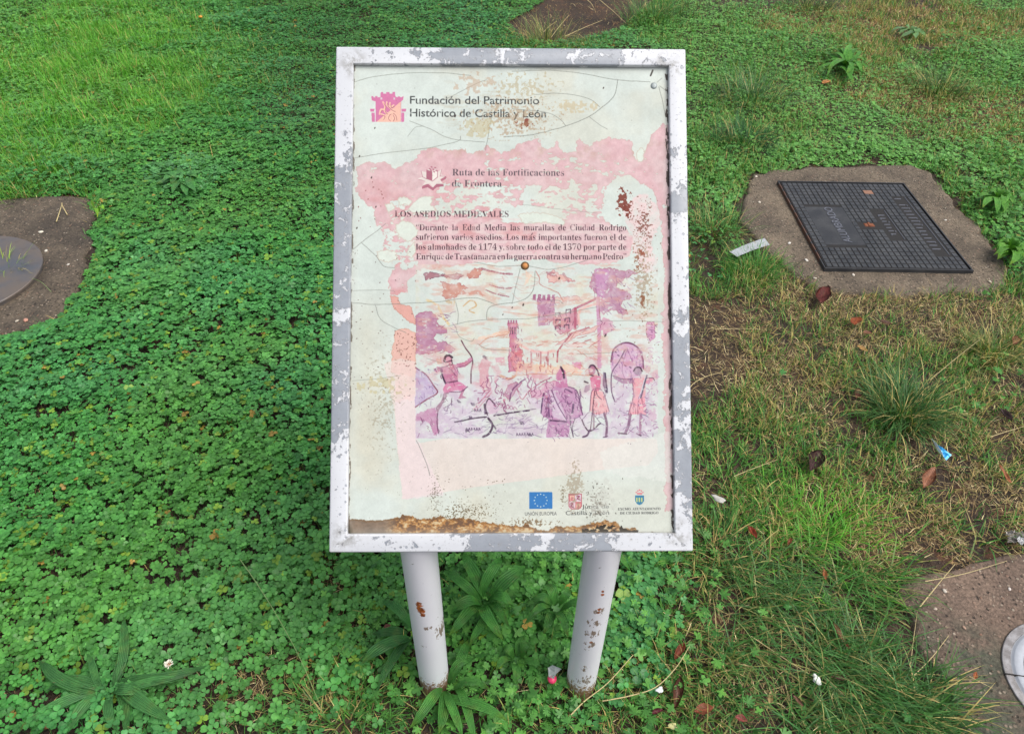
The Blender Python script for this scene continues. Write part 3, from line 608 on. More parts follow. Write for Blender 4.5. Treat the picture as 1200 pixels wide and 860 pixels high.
# ---- lettering: outlines of Blender's own fonts, rasterised into the print
def serif(s):
    o = ''
    for ch in s:
        if 'A' <= ch <= 'Z': o += chr(0x1D400+ord(ch)-65)
        elif 'a' <= ch <= 'z': o += chr(0x1D41A+ord(ch)-97)
        elif '0' <= ch <= '9': o += chr(0x1D7CE+ord(ch)-48)
        else: o += ch
    return o
_fc = bpy.data.curves.new('lettering_source', 'FONT')
_cache = {}
def glyph_tris(s, off):
    k = (s, off)
    if k not in _cache:
        _fc.body = s; _fc.offset = off; _fc.resolution_u = 4
        o = bpy.data.objects.new('tmp', _fc); me = o.to_mesh(); me.calc_loop_triangles()
        v = np.array([p.co[:2] for p in me.vertices]); t = np.array([l.vertices[:] for l in me.loop_triangles])
        _cache[k] = (v, t); o.to_mesh_clear(); bpy.data.objects.remove(o)
    return _cache[k]
SS = 2
INK = np.zeros((TH*SS, TW*SS), bool)
def raster(v, t):
    for tri in t:
        p = v[tri]; x0, y0 = np.floor(p.min(0)).astype(int); x1, y1 = np.ceil(p.max(0)).astype(int)+1
        x0 = max(x0, 0); y0 = max(y0, 0); x1 = min(x1, TW*SS); y1 = min(y1, TH*SS)
        if x1 <= x0 or y1 <= y0: continue
        gx = np.arange(x0, x1)+.5; gy = (np.arange(y0, y1)+.5)[:, None]
        e = []
        for i in range(3):
            a, b = p[i], p[(i+1) % 3]; e.append((b[0]-a[0])*(gy-a[1])-(b[1]-a[1])*(gx-a[0]))
        INK[y0:y1, x0:x1] |= ((e[0] >= 0) & (e[1] >= 0) & (e[2] >= 0)) | ((e[0] <= 0) & (e[1] <= 0) & (e[2] <= 0))
def text(s, x0, x1, y0, y1, cap, off=0.0, font=str, capu=None, words=False):
    """one line whose baseline runs from photo pixel (x0,y0) to (x1,y1); cap = capital height in photo px"""
    capu = glyph_tris(font('H'), 0)[0][:, 1].max()*.98
    u, v = tex_of(np.array([x0, x1, x0]), np.array([y0, y1, y0-cap]))
    A = np.array([u[0], v[0]])*SS; B = np.array([u[1], v[1]])*SS; Hh = np.array([u[2], v[2]])*SS
    L = np.hypot(*(B-A)); ex = (B-A)/L; ey = (Hh-A)/capu; ey = np.array([-ex[1], ex[0]])*(np.hypot(*ey)*(1 if ey@np.array([-ex[1], ex[0]]) > 0 else -1))
    if not words:
        gv, gt = glyph_tris(font(s), off); a, b = gv[:, 0].min(), gv[:, 0].max(); k = L/(b-a)
        raster(A+(gv[:, :1]-a)*k*ex+gv[:, 1:]*ey, gt); return
    ws = s.split(' '); G_ = [glyph_tris(font(w), off) for w in ws]; wd = [g[0][:, 0].max()-g[0][:, 0].min() for g in G_]
    total = sum(wd); gap = words; k = L/(total+gap*(len(ws)-1)); pos = 0
    for w, g, d in zip(ws, G_, wd):
        gv, gt = g; a = gv[:, 0].min()
        raster(A+((gv[:, :1]-a)+pos)*k*ex+gv[:, 1:]*ey, gt)
        if w == 'mas' or 'más' in w: pass
        pos += d+gap
    return k
text('Fundación del Patrimonio', 480.5, 631.8, 122, 122.6, 8.8, 0.010)
text('Histórico de Castilla y León', 480.5, 640, 136.9, 138.1, 8.8, 0.010)
text('Ruta de las Fortificaciones', 530, 661, 206, 206.4, 7.6, -0.004, serif)
text('de Frontera', 529.5, 588, 219, 219.2, 7.6, -0.004, serif)
text('LOS ASEDIOS MEDIEVALES', 462.5, 596, 254.4, 254.6, 7.0, -0.008, serif)
BO = -0.006
text('“Durante la Edad Media las murallas de Ciudad Rodrigo', 487.5, 734, 270.2, 270.4, 7.0, BO, serif, words=0.52)
text('sufrieron varios asedios. Los mas importantes fueron el de', 487.5, 734, 281.4, 281.6, 7.0, BO, serif, words=0.34)
text('los almohades de 1174 y, sobre todo el de 1370 por parte de', 487.5, 734, 293, 293.1, 7.0, BO, serif, words=0.27)
text('Enrique de Trastamara en la guerra contra su hermano Pedro”', 487.5, 734, 304.3, 304.3, 7.0, BO, serif, words=0.17)
text('UNIÓN EUROPEA', 615.2, 652.4, 603.8, 603.4, 3.9, -0.004)
text('Junta de', 682, 713.6, 595.6, 595.4, 4.4, 0.0)
text('Castilla y León', 663, 713.8, 603.3, 602.6, 4.6, 0.0)
text('EXCMO. AYUNTAMIENTO', 724, 774, 597.7, 597.3, 2.8, 0.0, serif)
text('DE CIUDAD RODRIGO', 726.6, 771.6, 602.5, 602, 2.8, 0.0, serif)
ink = INK.reshape(TH, SS, TW, SS).mean((1, 3)).astype(np.float32)
ink *= 1-0.55*np.clip((fbm(X/3.5, Y/3.5, 111, 3)-0.60)*9, 0, 1)*(Y < 560)
inkc = np.where((Y < 145)[..., None] | (Y > 560)[..., None], C((58, 60, 60)), C((66, 38, 50)))
inkc = np.where(((Y > 190) & (Y < 226))[..., None], C((84, 70, 78)), inkc)
IMG = IMG*(1-ink[..., None]*0.93)+inkc*ink[..., None]*0.93
line([(622.6, 275.6), (624.0, 273.6)], (74, 44, 56), 0.45, 0.9, 0, False)     # the accent of the second line
# ---- cracks of the varnish
CR = (116, 120, 110)
for q, w in (([(413, 97), (440, 90), (480, 86), (520, 86), (552, 89)], .35), ([(600, 84), (650, 83), (690, 88), (724, 94), (762, 96.5)], .4), ([(724, 94), (720, 112), (706, 126), (688, 138), (660, 149), (625, 158), (590, 161)], .45),
             ([(626, 111), (660, 110), (690, 116), (703, 126)], .35), ([(772, 102), (777, 122), (780, 138)], .4), ([(773, 101), (782, 108)], .4), ([(770, 97), (776, 92)], .3), ([(413, 186), (450, 180), (500, 174), (536, 166), (540, 160)], .35),
             ([(480, 142), (505, 152), (528, 163), (568, 167)], .35), ([(576, 138), (572, 160), (569, 176)], .35), ([(600, 128), (640, 132), (656, 140), (663, 148)], .35), ([(520, 118), (555, 100), (570, 94)], .3), ([(424, 285), (440, 300), (450, 312), (462, 314)], .35), ([(413, 293), (424, 284), (440, 272), (452, 262)], .35),
             ([(413, 341), (440, 340), (462, 341)], .25), ([(413, 355), (445, 357), (487, 355), (512, 354), (540, 350), (559, 349.5), (579, 356)], .4), ([(570, 374), (572, 362), (582, 357), (600, 355), (616, 350), (625, 339), (627, 318)], .4), ([(526, 382), (554, 376), (589, 374), (628, 372.5), (700, 360)], .35), ([(534, 354), (537, 368), (536, 380)], .35),
             ([(534, 382), (538, 394), (552, 400), (556, 396)], .3), ([(609.5, 315), (604, 338), (600, 356)], .35), ([(556, 307), (582, 312), (611, 311.5)], .35), ([(620, 312), (645, 316), (672, 310), (690, 304)], .35), ([(440, 358), (446, 374), (462, 384), (476, 390)], .35), ([(560, 403), (572, 409), (600, 411)], .35),
             ([(700, 376), (740, 376), (778, 377)], .25), ([(676, 415), (700, 414), (720, 413)], .25), ([(488, 516), (498, 538), (504, 557)], .45), ([(413, 446), (440, 444), (470, 440)], .25), ([(500, 420), (520, 426)], .3), ([(645, 352), (655, 352), (660, 356)], .3), ([(690, 137), (702, 146), (712, 152)], .3), ([(478, 160), (486, 150), (496, 148)], .25), ([(612, 240), (660, 246), (700, 250)], .2)):
    line(q, CR, w, 0.62, 0.5)
# ---- rust blooms, spots and dirt
def blotch(cx, cy, rx, ry, col, th, a=.9, sc=3.0, seed=121):
    s_ = box([(cx-rx, cy-ry), (cx+rx, cy+ry)], 2); xx, yy = X[s_], Y[s_]
    e = 1-np.sqrt(((xx-cx)/rx)**2+((yy-cy)/ry)**2)
    mk = (fbm(xx/sc, yy/sc, seed, 4)+0.35*np.clip(e, 0, 1) > th) & (e > 0)
    put(s_, mk.astype(np.float32), col, a)
RU = (122, 48, 34)
blotch(731, 236, 11, 20, RU, 0.66, .9, 3.2); blotch(735, 246, 6, 12, RU, 0.62, .9, 3); blotch(751, 300, 14, 34, (140, 84, 56), 0.80, .8, 2.0, 125); blotch(752, 297, 4, 5, (150, 74, 50), 0.56, .9, 3)
blotch(754, 262, 18, 36, (120, 60, 46), 0.81, .8, 1.6, 127); blotch(755, 335, 15, 50, (156, 130, 100), 0.72, .6, 2.2, 129); blotch(753, 354, 3, 12, (130, 70, 40), 0.6, .8, 2.4)
blotch(615, 145, 13, 7, (130, 52, 38), 0.72, .9, 2.6, 131); blotch(616, 101, 46, 20, (176, 158, 118), 0.73, .55, 3, 133); blotch(560, 100, 30, 16, (186, 150, 120), 0.70, .5, 4, 135); blotch(598, 138, 70, 30, (164, 126, 88), 0.76, .5, 2.2, 136)
blotch(562, 150, 24, 12, (184, 168, 120), 0.6, .5, 4, 137); blotch(672, 125, 34, 8, (192, 172, 130), 0.62, .6, 3, 138); blotch(673, 570, 12, 34, (146, 128, 100), 0.68, .55, 1.8, 139); blotch(660, 580, 6, 22, (110, 92, 66), 0.80, .7, 1.2, 142); blotch(700, 592, 20, 34, (120, 112, 98), 0.81, .7, 1.5, 140); blotch(706, 588, 14, 30, (190, 192, 180), 0.6, .5, 5, 141)
blotch(545, 600, 50, 18, (96, 80, 50), 0.83, .8, 1.2, 143); blotch(510, 575, 12, 36, (100, 90, 70), 0.86, .8, 1.3, 145); blotch(620, 612, 40, 8, (110, 84, 50), 0.79, .75, 1.6, 147); blotch(450, 470, 40, 110, (150, 138, 112), 0.88, .5, 2, 149); blotch(448, 452, 34, 12, (190, 178, 130), 0.68, .6, 5, 151)
# rust tide along the bottom edge
bx = fbm(X/12, Y/30, 153, 4); top = np.interp(X, [405, 440, 480, 520, 560, 600, 640, 680, 712, 745, 760, 800], [607, 609, 606, 607, 611, 615, 620, 617, 611, 620, 625, 627])+(bx-.5)*10+(fbm(X/4, Y/9, 158, 4)-.5)*5
tide = (Y+w_f*1.5 > top)
tc_ = (.6*fbm(X/7, Y/4, 155, 5)+.4*fbm(X/2.2, Y/1.4, 156, 3))[..., None]
k1 = np.clip((tc_-.40)*9, 0, 1); k2 = np.clip((tc_-.54)*10, 0, 1)
tcol = (C((100, 62, 36))*(1-k1)+C((178, 112, 44))*k1)*(1-k2)+C((204, 176, 126))*k2
lk = np.clip((470-X+w_c*14)/22, 0, 1)[..., None]; tcol = tcol*(1-lk)+C((122, 96, 74))*(0.7+.5*tc_)*lk
IMG = np.where(tide[..., None], IMG*(0.15)+tcol*.85, IMG)
put(A0, (np.clip(1-np.abs(Y-top-1)/2.0, 0, 1)*(X < 760)), (120, 80, 40), .45)
blk = (Y+w_c*3+w_f*2 > 622-7*np.exp(-((X-712)/22)**2)) & (X > 682) & (X < 748) & (fbm(X/5, Y/3, 157, 4) > 0.40)
put(A0, blk.astype(np.float32), (34, 28, 22), .92)
# fly specks
rs = np.random.default_rng(11)
def specks(n, x0, x1, y0, y1, col, r0, r1, a=.8):
    for k in range(n):
        cx, cy = rs.uniform(x0, x1), rs.uniform(y0, y1); r_ = rs.uniform(r0, r1); t_ = rs.uniform(0, PI)
        line([(cx, cy), (cx+r_*1.2*math.cos(t_), cy+r_*1.2*math.sin(t_))], col, r_*.6, a, 0.5, False)
specks(90, 412, 488, 290, 480, (92, 66, 60), .3, .8); specks(50, 462, 487, 390, 430, (110, 60, 50), .4, .9); specks(70, 415, 560, 470, 620, (110, 100, 84), .25, .6, .6); specks(120, 412, 785, 80, 600, (100, 96, 88), .25, .55, .55)
specks(60, 725, 775, 225, 420, (110, 64, 44), .4, .9); specks(40, 600, 770, 440, 520, (90, 70, 90), .3, .6); specks(80, 500, 600, 560, 608, (80, 66, 44), .3, .75); specks(30, 680, 730, 560, 615, (70, 66, 56), .4, 1.0); specks(14, 420, 450, 200, 270, (110, 40, 40), .5, .9)
for (a, b, r_) in ((439, 151, .9), (435, 209, 1.1), (440, 243, 1.0), (533, 137, 1.5), (707, 104, 1.0), (655, 327, 1.4), (613, 358, 1.4), (709, 394, 1.3), (421, 184, 1.0), (418, 268, 1.1), (600, 361, .9), (589, 369, .8)): line([(a, b), (a+.5, b-r_)], (56, 44, 40), r_*.7, .85, .3)
line([(762.5, 89), (765, 83)], (54, 48, 44), 1.0, .9, .2)
# recess shadow of the frame painted round the print, plus grime at sides and corner
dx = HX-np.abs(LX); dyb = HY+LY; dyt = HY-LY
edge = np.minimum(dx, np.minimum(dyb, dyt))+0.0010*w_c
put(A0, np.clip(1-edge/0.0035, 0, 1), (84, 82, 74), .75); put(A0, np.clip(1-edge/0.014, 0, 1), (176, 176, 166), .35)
rg_ = (LX > HX-0.006-0.004*w_c2) & (fbm(X/4, Y/7, 161, 4) > 0.52); put(A0, rg_.astype(np.float32), (52, 40, 34), .8)
lg_ = (LX < -HX+0.004+0.003*w_c2) & (fbm(X/4, Y/9, 163, 4) > 0.5); put(A0, lg_.astype(np.float32), (86, 74, 62), .7)
put(A0, ((LX < -HX+.012) & (LY < -HY+.02)).astype(np.float32)*np.clip(1-np.hypot((LX+HX)/.012, (LY+HY)/.02), 0, 1), (44, 46, 34), .9)
g_ = IMG.mean(-1, keepdims=True); IMG = g_+(IMG-g_)*0.86
IMG *= (0.925+0.06*grain+0.014*np.clip((fbm(X/7, Y/7, 181, 4)-.5)*4, -1, 1))[..., None]
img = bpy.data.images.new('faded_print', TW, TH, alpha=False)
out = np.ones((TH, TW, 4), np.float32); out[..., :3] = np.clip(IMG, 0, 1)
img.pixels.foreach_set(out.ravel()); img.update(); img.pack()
del out

# ------------------------------------------------------------------ information board: geometry
def paint_material(name, patches, pits=0.0):
    t = NT(name)
    n = t.noise(42, 8, 0.74, 0.4); nf = t.noise(120, 4, 0.6); nb = t.noise(7, 3, .5)
    near_ = t.near(patches) if patches else 0.0
    thr = t.math('ADD', t.math('ADD', n, t.math('MULTIPLY', nb, 0.35)), t.math('MULTIPLY', near_, 0.19))
    thr = t.math('ADD', thr, t.math('MULTIPLY', nf, 0.10))
    fl = t.step(thr, 0.835, 0.85)                       # 1 = paint gone
    vor = t.n('ShaderNodeTexVoronoi'); vor.inputs['Scale'].default_value = 110; t.l(t.tc(), vor.inputs['Vector'])
    sp = t.n('ShaderNodeSeparateColor'); t.l(vor.outputs['Color'], sp.inputs[0])
    pit = t.math('MULTIPLY', t.step(vor.outputs['Distance'], 0.30, 0.22), t.step(sp.outputs[0], 0.80, 0.83))
    fl = t.math('MAXIMUM', fl, t.math('MULTIPLY', pit, 0.75))
    white = t.mix(t.noise(9, 4), s2l((192, 194, 198)), s2l((212, 214, 217)))
    grey = t.mix(t.noise(45, 5, .7), s2l((128, 133, 141)), s2l((160, 165, 172)))
    rim = t.math('MULTIPLY', t.step(thr, 0.815, 0.838), t.step(thr, 0.858, 0.842))
    c = t.mix(fl, white, grey); c = t.mix(t.math('MULTIPLY', rim, 0.55), c, s2l((120, 120, 124)))
    c = t.mix(t.math('MULTIPLY', t.step(t.noise(200, 3), 0.63, 0.68), 0.5), c, s2l((120, 118, 116)))
    if patches: cn = t.near([(sx_*(BW/2-.03), sy_*(BL/2-.03), 0, .035) for sx_ in (-1, 1) for sy_ in (-1, 1)]); c = t.mix(t.math('MULTIPLY', t.math('MULTIPLY', cn, t.step(t.noise(60, 5, .7), .42, .62)), .6), c, s2l((96, 90, 76)))
    gr = t.step(t.noise(16, 5, .7), .60, .72); c = t.mix(t.math('MULTIPLY', gr, .22), c, s2l((132, 124, 108)))
    t.base(c); t.rough(t.mix(fl, (.5, .5, .5), (.38, .38, .38)))
    t.bump(t.math('ADD', t.math('MULTIPLY', fl, -1.0), t.math('MULTIPLY', t.noise(90, 4), 0.12)), 0.6, 0.0012)
    return t.m
FR = paint_material('flaking white frame paint', [(-.285, .12, 0, .16), (-.285, .02, 0, .14), (-.285, -.10, 0, .12), (-.285, -.20, 0, .10), (-.06, .41, 0, .13), (.06, .41, 0, .10), (.14, .412, 0, .08), (-.02, -.412, 0, .14), (.10, -.412, 0, .10), (.288, -.12, 0, .14), (.288, -.28, 0, .10), (.29, .16, 0, .05)])
board_xf = Matrix.Translation(BC) @ BM.to_4x4()
holder = board      # the board's Empty stands at the origin of its legs
def in_board(o):
    o.matrix_world = board_xf; return o
def frame_mesh():
    bm = bmesh.new(); w, l, r = BW/2, BL/2, RAIL
    o4 = [(-w, -l), (w, -l), (w, l), (-w, l)]; i4 = [(-w+r, -l+r), (w-r, -l+r), (w-r, l-r), (-w+r, l-r)]
    def ring(z, q): return [bm.verts.new((a, b, z)) for a, b in q]
    ot, it, ob, ib = ring(0, o4), ring(0, i4), ring(-DEPTH, o4), ring(-DEPTH, i4)
    for k in range(4):
        j = (k+1) % 4
        bm.faces.new((ot[k], ot[j], it[j], it[k])); bm.faces.new((ob[j], ob[k], ib[k], ib[j]))
        bm.faces.new((ob[k], ob[j], ot[j], ot[k])); bm.faces.new((ib[j], ib[k], it[k], it[j]))
    es = [e for e in bm.edges if abs(e.verts[0].co.z-e.verts[1].co.z) < 1e-6 and e.verts[0].co.z > -1e-6 and not (abs(abs(e.verts[0].co.x)-abs(e.verts[1].co.x)) > 1e-6 and abs(abs(e.verts[0].co.y)-abs(e.verts[1].co.y)) > 1e-6)]
    cs = [e for e in bm.edges if abs(e.verts[0].co.z-e.verts[1].co.z) > .01 and abs(abs(e.verts[0].co.x)-w) < 1e-6]
    bmesh.ops.bevel(bm, geom=es+cs, offset=0.0028, segments=3, affect='EDGES', profile=.5)
    return bm
fr = bm_obj('frame', frame_mesh(), FR, board, smooth=True)
try: fr.data.set_sharp_from_angle(angle=math.radians(40))
except Exception: pass
# backing plate with the print on it
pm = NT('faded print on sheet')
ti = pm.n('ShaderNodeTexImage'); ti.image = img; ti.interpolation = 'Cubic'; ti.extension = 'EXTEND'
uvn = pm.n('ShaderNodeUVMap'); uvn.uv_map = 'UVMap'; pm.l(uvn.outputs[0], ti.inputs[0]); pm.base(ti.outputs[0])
rn = pm.noise(18, 4); pm.rough(pm.math('MULTIPLY_ADD', rn, 0.3, 0.45)); pm.b.inputs['Specular IOR Level'].default_value = 0.25; pm.bump(pm.noise(40, 5, .6, 1.0), 0.10, 0.002)
backm = simple('grey sheet metal', (150, 152, 156), .5, .3)
bm = bmesh.new(); a_, b_ = BW/2-RAIL+.002, BL/2-RAIL+.002
vt = [bm.verts.new((x, y, -REC)) for x, y in ((-a_, -b_), (a_, -b_), (a_, b_), (-a_, b_))]; vb = [bm.verts.new((v.co.x, v.co.y, -REC-.004)) for v in vt]
ft = bm.faces.new(vt); fb = bm.faces.new(vb[::-1])
for k in range(4): bm.faces.new((vb[k], vb[(k+1) % 4], vt[(k+1) % 4], vt[k]))
uv = bm.loops.layers.uv.new('UVMap')
for f in bm.faces:
    for l in f.loops: l[uv].uv = ((l.vert.co.x+HX)/(2*HX), (l.vert.co.y+HY)/(2*HY))
    f.material_index = 0 if f is ft else 1
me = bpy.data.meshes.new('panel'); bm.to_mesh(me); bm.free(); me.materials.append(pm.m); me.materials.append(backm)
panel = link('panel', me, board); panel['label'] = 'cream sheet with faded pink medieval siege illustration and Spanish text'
def dome(name, c, r, h, mat, parent, ringr=None, n=20):
    bm = bmesh.new(); prof = [(r, -0.002), (r*1.0, h*.35), (r*.82, h*.75), (r*.5, h*.95), (0, h)]
    rows = []
    for (q, z) in prof[:-1]: rows.append([bm.verts.new((c[0]+q*math.cos(2*PI*i/n), c[1]+q*math.sin(2*PI*i/n), c[2]+z)) for i in range(n)])
    tp = bm.verts.new((c[0], c[1], c[2]+h))
    for a, b in zip(rows, rows[1:]):
        for i in range(n): bm.faces.new((a[i], a[(i+1) % n], b[(i+1) % n], b[i]))
    for i in range(n): bm.faces.new((rows[-1][i], rows[-1][(i+1) % n], tp))
    return bm_obj(name, bm, mat, parent, smooth=True)
sp_ = board_local(615.2, 311.6); sc1 = dome('screw', (sp_[0], sp_[1], -REC), .0047, .003, simple('rusty screw', (186, 128, 74), .7, .2), board); sc1['label'] = 'rusty brown screw head under the last line of text'
wsh = dome('washer', (sp_[0], sp_[1], -REC), .0072, .0009, simple('dark rust washer', (92, 66, 34), .8), board)
rp = board_local(766.3, 100.8); sc2 = dome('rivet', (rp[0], rp[1], -REC), .0056, .002, simple('grey rivet', (150, 158, 158), .5, .4), board); sc2['label'] = 'grey rivet head near the upper right corner'
sc1.parent = panel; wsh.parent = panel; sc2.parent = panel
sc1['label'] = 'rusty brown screw head under the last line of text'
bpy.context.view_layer.update()
for o in (fr, panel): o.matrix_world = board_xf
# back stiffener joining legs and frame
for ys_b in (-.30, .20):
    bm = bmesh.new()
    bmesh.ops.create_cube(bm, size=1, matrix=Matrix.Translation((0, ys_b, -.026)) @ Matrix.Diagonal((BW-2*RAIL-.004, .03, .022, 1)))
    bb = bm_obj('crossbar', bm, FR, board)
    bpy.context.view_layer.update(); bb.matrix_world = board_xf

def leg_material(rust, streak):
    t = NT('white leg paint')
    white = t.mix(t.noise(8, 4), s2l((222, 222, 228)), s2l((236, 236, 240)))
    sep = t.n('ShaderNodeSeparateXYZ'); t.l(t.tc(), sep.inputs[0])
    n = t.noise(70, 5, .7); nl = t.noise(160, 4, .7)
    # dirt splashed up from the ground: the band of earth at the foot
    foot = t.step(sep.outputs[2], 0.16, 0.0)
    c = t.mix(t.step(t.math('ADD', t.math('MULTIPLY', foot, 0.62), t.math('MULTIPLY', nl, 1.05)), 0.93, 1.03), white, s2l((142, 112, 82)))
    c = t.mix(t.math('MULTIPLY', t.step(n, 0.66, 0.69), 0.8), c, s2l((112, 104, 92)))
    if rust:
        nr = t.near(rust); m1 = t.step(t.math('ADD', t.math('MULTIPLY', nr, .5), t.math('MULTIPLY', t.noise(170, 4, .7), .9)), 0.80, 0.86)
        c = t.mix(m1, c, t.mix(t.step(n, .4, .6), s2l((120, 56, 22)), s2l((190, 106, 46))))
    if streak:
        mp = t.n('ShaderNodeMapping'); mp.inputs['Scale'].default_value = (1, 1, .35); t.l(t.tc(), mp.inputs[0])
        ns = t.noise(150, 4, .7, vec=mp.outputs[0]); nr = t.near(streak)
        m2 = t.step(t.math('ADD', t.math('MULTIPLY', nr, .3), t.math('MULTIPLY', ns, .8)), 0.665, 0.70)
        c = t.mix(t.math('MULTIPLY', m2, .85), c, s2l((112, 84, 52)))
    t.base(c); t.rough(.42); t.bump(n, .3, .001); return t.m
def leg(x, y, mat, lab):
    bm = bmesh.new(); n = 40; R_ = .0318; rows = []
    for z in (-.05, 0, .1, .2, .3, .4, 'a', None):
        row = []
        for i in range(n):
            a = 2*PI*i/n; vx, vy = R_*math.cos(a), R_*math.sin(a)
            zz = z if isinstance(z, (int, float)) else max(.556-.83*(y+vy-.70), .531+.98*(y+vy-.73))+(.008 if z is None else .002)
            row.append(bm.verts.new((vx, vy, zz)))
        rows.append(row)
    for a, b in zip(rows, rows[1:]):
        for i in range(n): bm.faces.new((a[i], a[(i+1) % n], b[(i+1) % n], b[i]))
    bm.faces.new(rows[-1]); bm.faces.new(rows[0][::-1])
    o = bm_obj('leg', bm, mat, board, smooth=True, loc=(x, y, 0)); o['label'] = lab
    try: o.data.set_sharp_from_angle(angle=math.radians(50))
    except Exception: pass
fx, fy = -.008, -.033
leg(-.1553, .742, leg_material([(fx+.002, fy, .378, .013), (fx+.003, fy, .37, .016), (fx+.004, fy, .36, .016), (fx+.006, fy, .35, .016), (fx+.008, fy, .338, .013)], [(.006, fy, .29, .02), (.03, -.012, .26, .05)]), 'white tubular leg with one rust scab high up')
leg(.1628, .742, leg_material([(.006, fy, .43, .009), (.006, fy, .42, .009), (.005, fy, .37, .01), (.004, fy, .36, .009), (0, fy, .25, .009)], [(.004, fy, .36, .03), (0, fy, .32, .035), (.0, fy, .28, .035), (-.002, fy, .24, .03), (0, fy, .14, .03), (0, fy, .09, .04)]), 'white tubular leg with a long flaking rust streak')

# ------------------------------------------------------------------ cast iron cover
def cover():
    c0, cu, cv = G(965, 318, .02), G(1133, 317, .02), G(913, 215, .02)
    c3 = G(1063, 214, .02)
    ux = ((cu-c0)+(c3-cv))*.5; vx = ((cv-c0)+(c3-cu))*.5
    Wd, Ln = ux.length, vx.length; ang = (math.atan2(ux.y, ux.x)+math.atan2(vx.y, vx.x)-PI/2)/2
    ctr = (c0+cu+cv+c3)/4
    root = thing('manhole_cover', 'dark rectangular cast iron manhole cover with fine grid and recessed lettered plate', 'manhole cover', (ctr.x, ctr.y, .012), (0, 0, ang))
    Mi = Matrix.Rotation(-ang, 4, 'Z') @ Matrix.Translation(-Vector((ctr.x, ctr.y, 0)))
    def loc(px, py): 
        p = Mi @ G(px, py, .03); return p.x, p.y
    t = NT('cast iron')
    n = t.noise(14, 5, .6); nf = t.noise(120, 4, .7)
    c = t.mix(t.step(n, .35, .7), s2l((50, 51, 54)), s2l((70, 70, 71)))
    lf = t.near([(-Wd/2, .05+.06*q_, 0, .05) for q_ in range(-5, 5)]+[(*loc(1019, 262), 0.0, .06)])
    c = t.mix(t.math('MULTIPLY', t.step(t.math('ADD', lf, nf), .75, 1.25), .8), c, s2l((104, 70, 52)))
    c = t.mix(t.math('MULTIPLY', t.step(nf, .6, .75), .3), c, s2l((108, 100, 90)))
    t.base(c); t.rough(t.math('MULTIPLY_ADD', nf, .3, .34)); t.b.inputs['Metallic'].default_value = .25; t.bump(nf, .4, .001)
    iron = t.m
    def slabbox(bm, x0, x1, y0, y1, z0, z1, tp=0.0):
        lo = [bm.verts.new(v) for v in ((x0, y0, z0), (x1, y0, z0), (x1, y1, z0), (x0, y1, z0))]
        hi = [bm.verts.new(v) for v in ((x0+tp, y0+tp, z1), (x1-tp, y0+tp, z1), (x1-tp, y1-tp, z1), (x0+tp, y1-tp, z1))]
        bm.faces.new(hi)
        for k in range(4): bm.faces.new((lo[k], lo[(k+1) % 4], hi[(k+1) % 4], hi[k]))
    w, l = Wd/2, Ln/2
    root.scale.z = .7; bm = bmesh.new(); e = .008
    slabbox(bm, -w, w, -l, -l+e, -.01, .020, .0015); slabbox(bm, -w, w, l-e, l, -.01, .020, .0015)
    slabbox(bm, -w, -w+e, -l+e, l-e, -.01, .0195, .0015); slabbox(bm, w-e, w, -l+e, l-e, -.01, .0195, .0015)
    bm_obj('frame', bm, iron, root)
    bm = bmesh.new(); g = .004
    slabbox(bm, -w+e+g, w-e-g, -l+e+g, l-e-g, -.01, .0150)
    bm_obj('plate', bm, simple('iron with packed dirt', (34, 32, 31), .8, 0, .35, 60), root)
    # recesses
    ax, ay = loc(942.4, 240.5); bx_, by_ = loc(1015.7, 286); cx_, cy_ = loc(989.6, 240.5); dx_, dy_ = loc(966.8, 286.4)
    R1 = ((ax+dx_)/2, (bx_+cx_)/2, (by_+dy_)/2, (ay+cy_)/2)
    ux0, uy0 = loc(1022, 245); ux1, uy1 = loc(1055, 279); R2 = (ux0+.01, ux1+.004, uy1, uy0); R2 = (min(ux0, ux1)-.0, min(ux0, ux1)+.052, uy1, uy0)
    vx0, vy0 = loc(1052, 229.5); vx1, vy1 = loc(1103, 297); mid_x = (vx0+vx1)/2; R3 = (mid_x-.030, mid_x+.032, vy1, vy0)
    kx, ky = loc(1019, 262); R4 = (kx-.030, kx+.034, ky-.022, ky+.022)
    nu, nv = 24, 24; uw = (2*(w-e-g)-.004); uh = (2*(l-e-g)-.004); bm = bmesh.new()
    for i in range(nu):
        for j in range(nv):
            x0 = -uw/2+uw*i/nu; y0 = -uh/2+uh*j/nv; x1 = x0+uw/nu; y1 = y0+uh/nv; mx, my = (x0+x1)/2, (y0+y1)/2
            if any(r[0]-.004 < mx < r[1]+.004 and r[2]-.004 < my < r[3]+.004 for r in (R1, R2, R3, R4)): continue
            slabbox(bm, x0+.0016, x1-.0016, y0+.0016, y1-.0016, .0145, .0185, .0012)
    tw = NT('worn tread'); nw = tw.noise(16, 5, .65); nw2 = tw.noise(150, 3); cw = tw.mix(tw.step(nw, .35, .7), s2l((54, 56, 59)), s2l((78, 79, 80))); cw = tw.mix(tw.math('MULTIPLY', tw.step(nw2, .55, .7), .35), cw, s2l((96, 82, 68))); tw.base(cw); tw.rough(.42); tw.b.inputs['Metallic'].default_value = .25
    o = bm_obj('tread_grid', bm, tw.m, root); o['kind'] = 'stuff'
    bm = bmesh.new(); slabbox(bm, R1[0]+.004, R1[1]-.004, R1[2]+.004, R1[3]-.004, .014, .0172, .001); bm_obj('name_plate', bm, iron, root)
    bm = bmesh.new(); slabbox(bm, kx-.02, kx+.022, ky-.012, ky+.012, .014, .0190, .003); slabbox(bm, kx-.005, kx+.005, ky-.014, ky+.014, .014, .0225, .001)
    rm = simple('rust', (126, 74, 48), .85, 0, .35, 150); bm_obj('lifting_key', bm, rm, root)
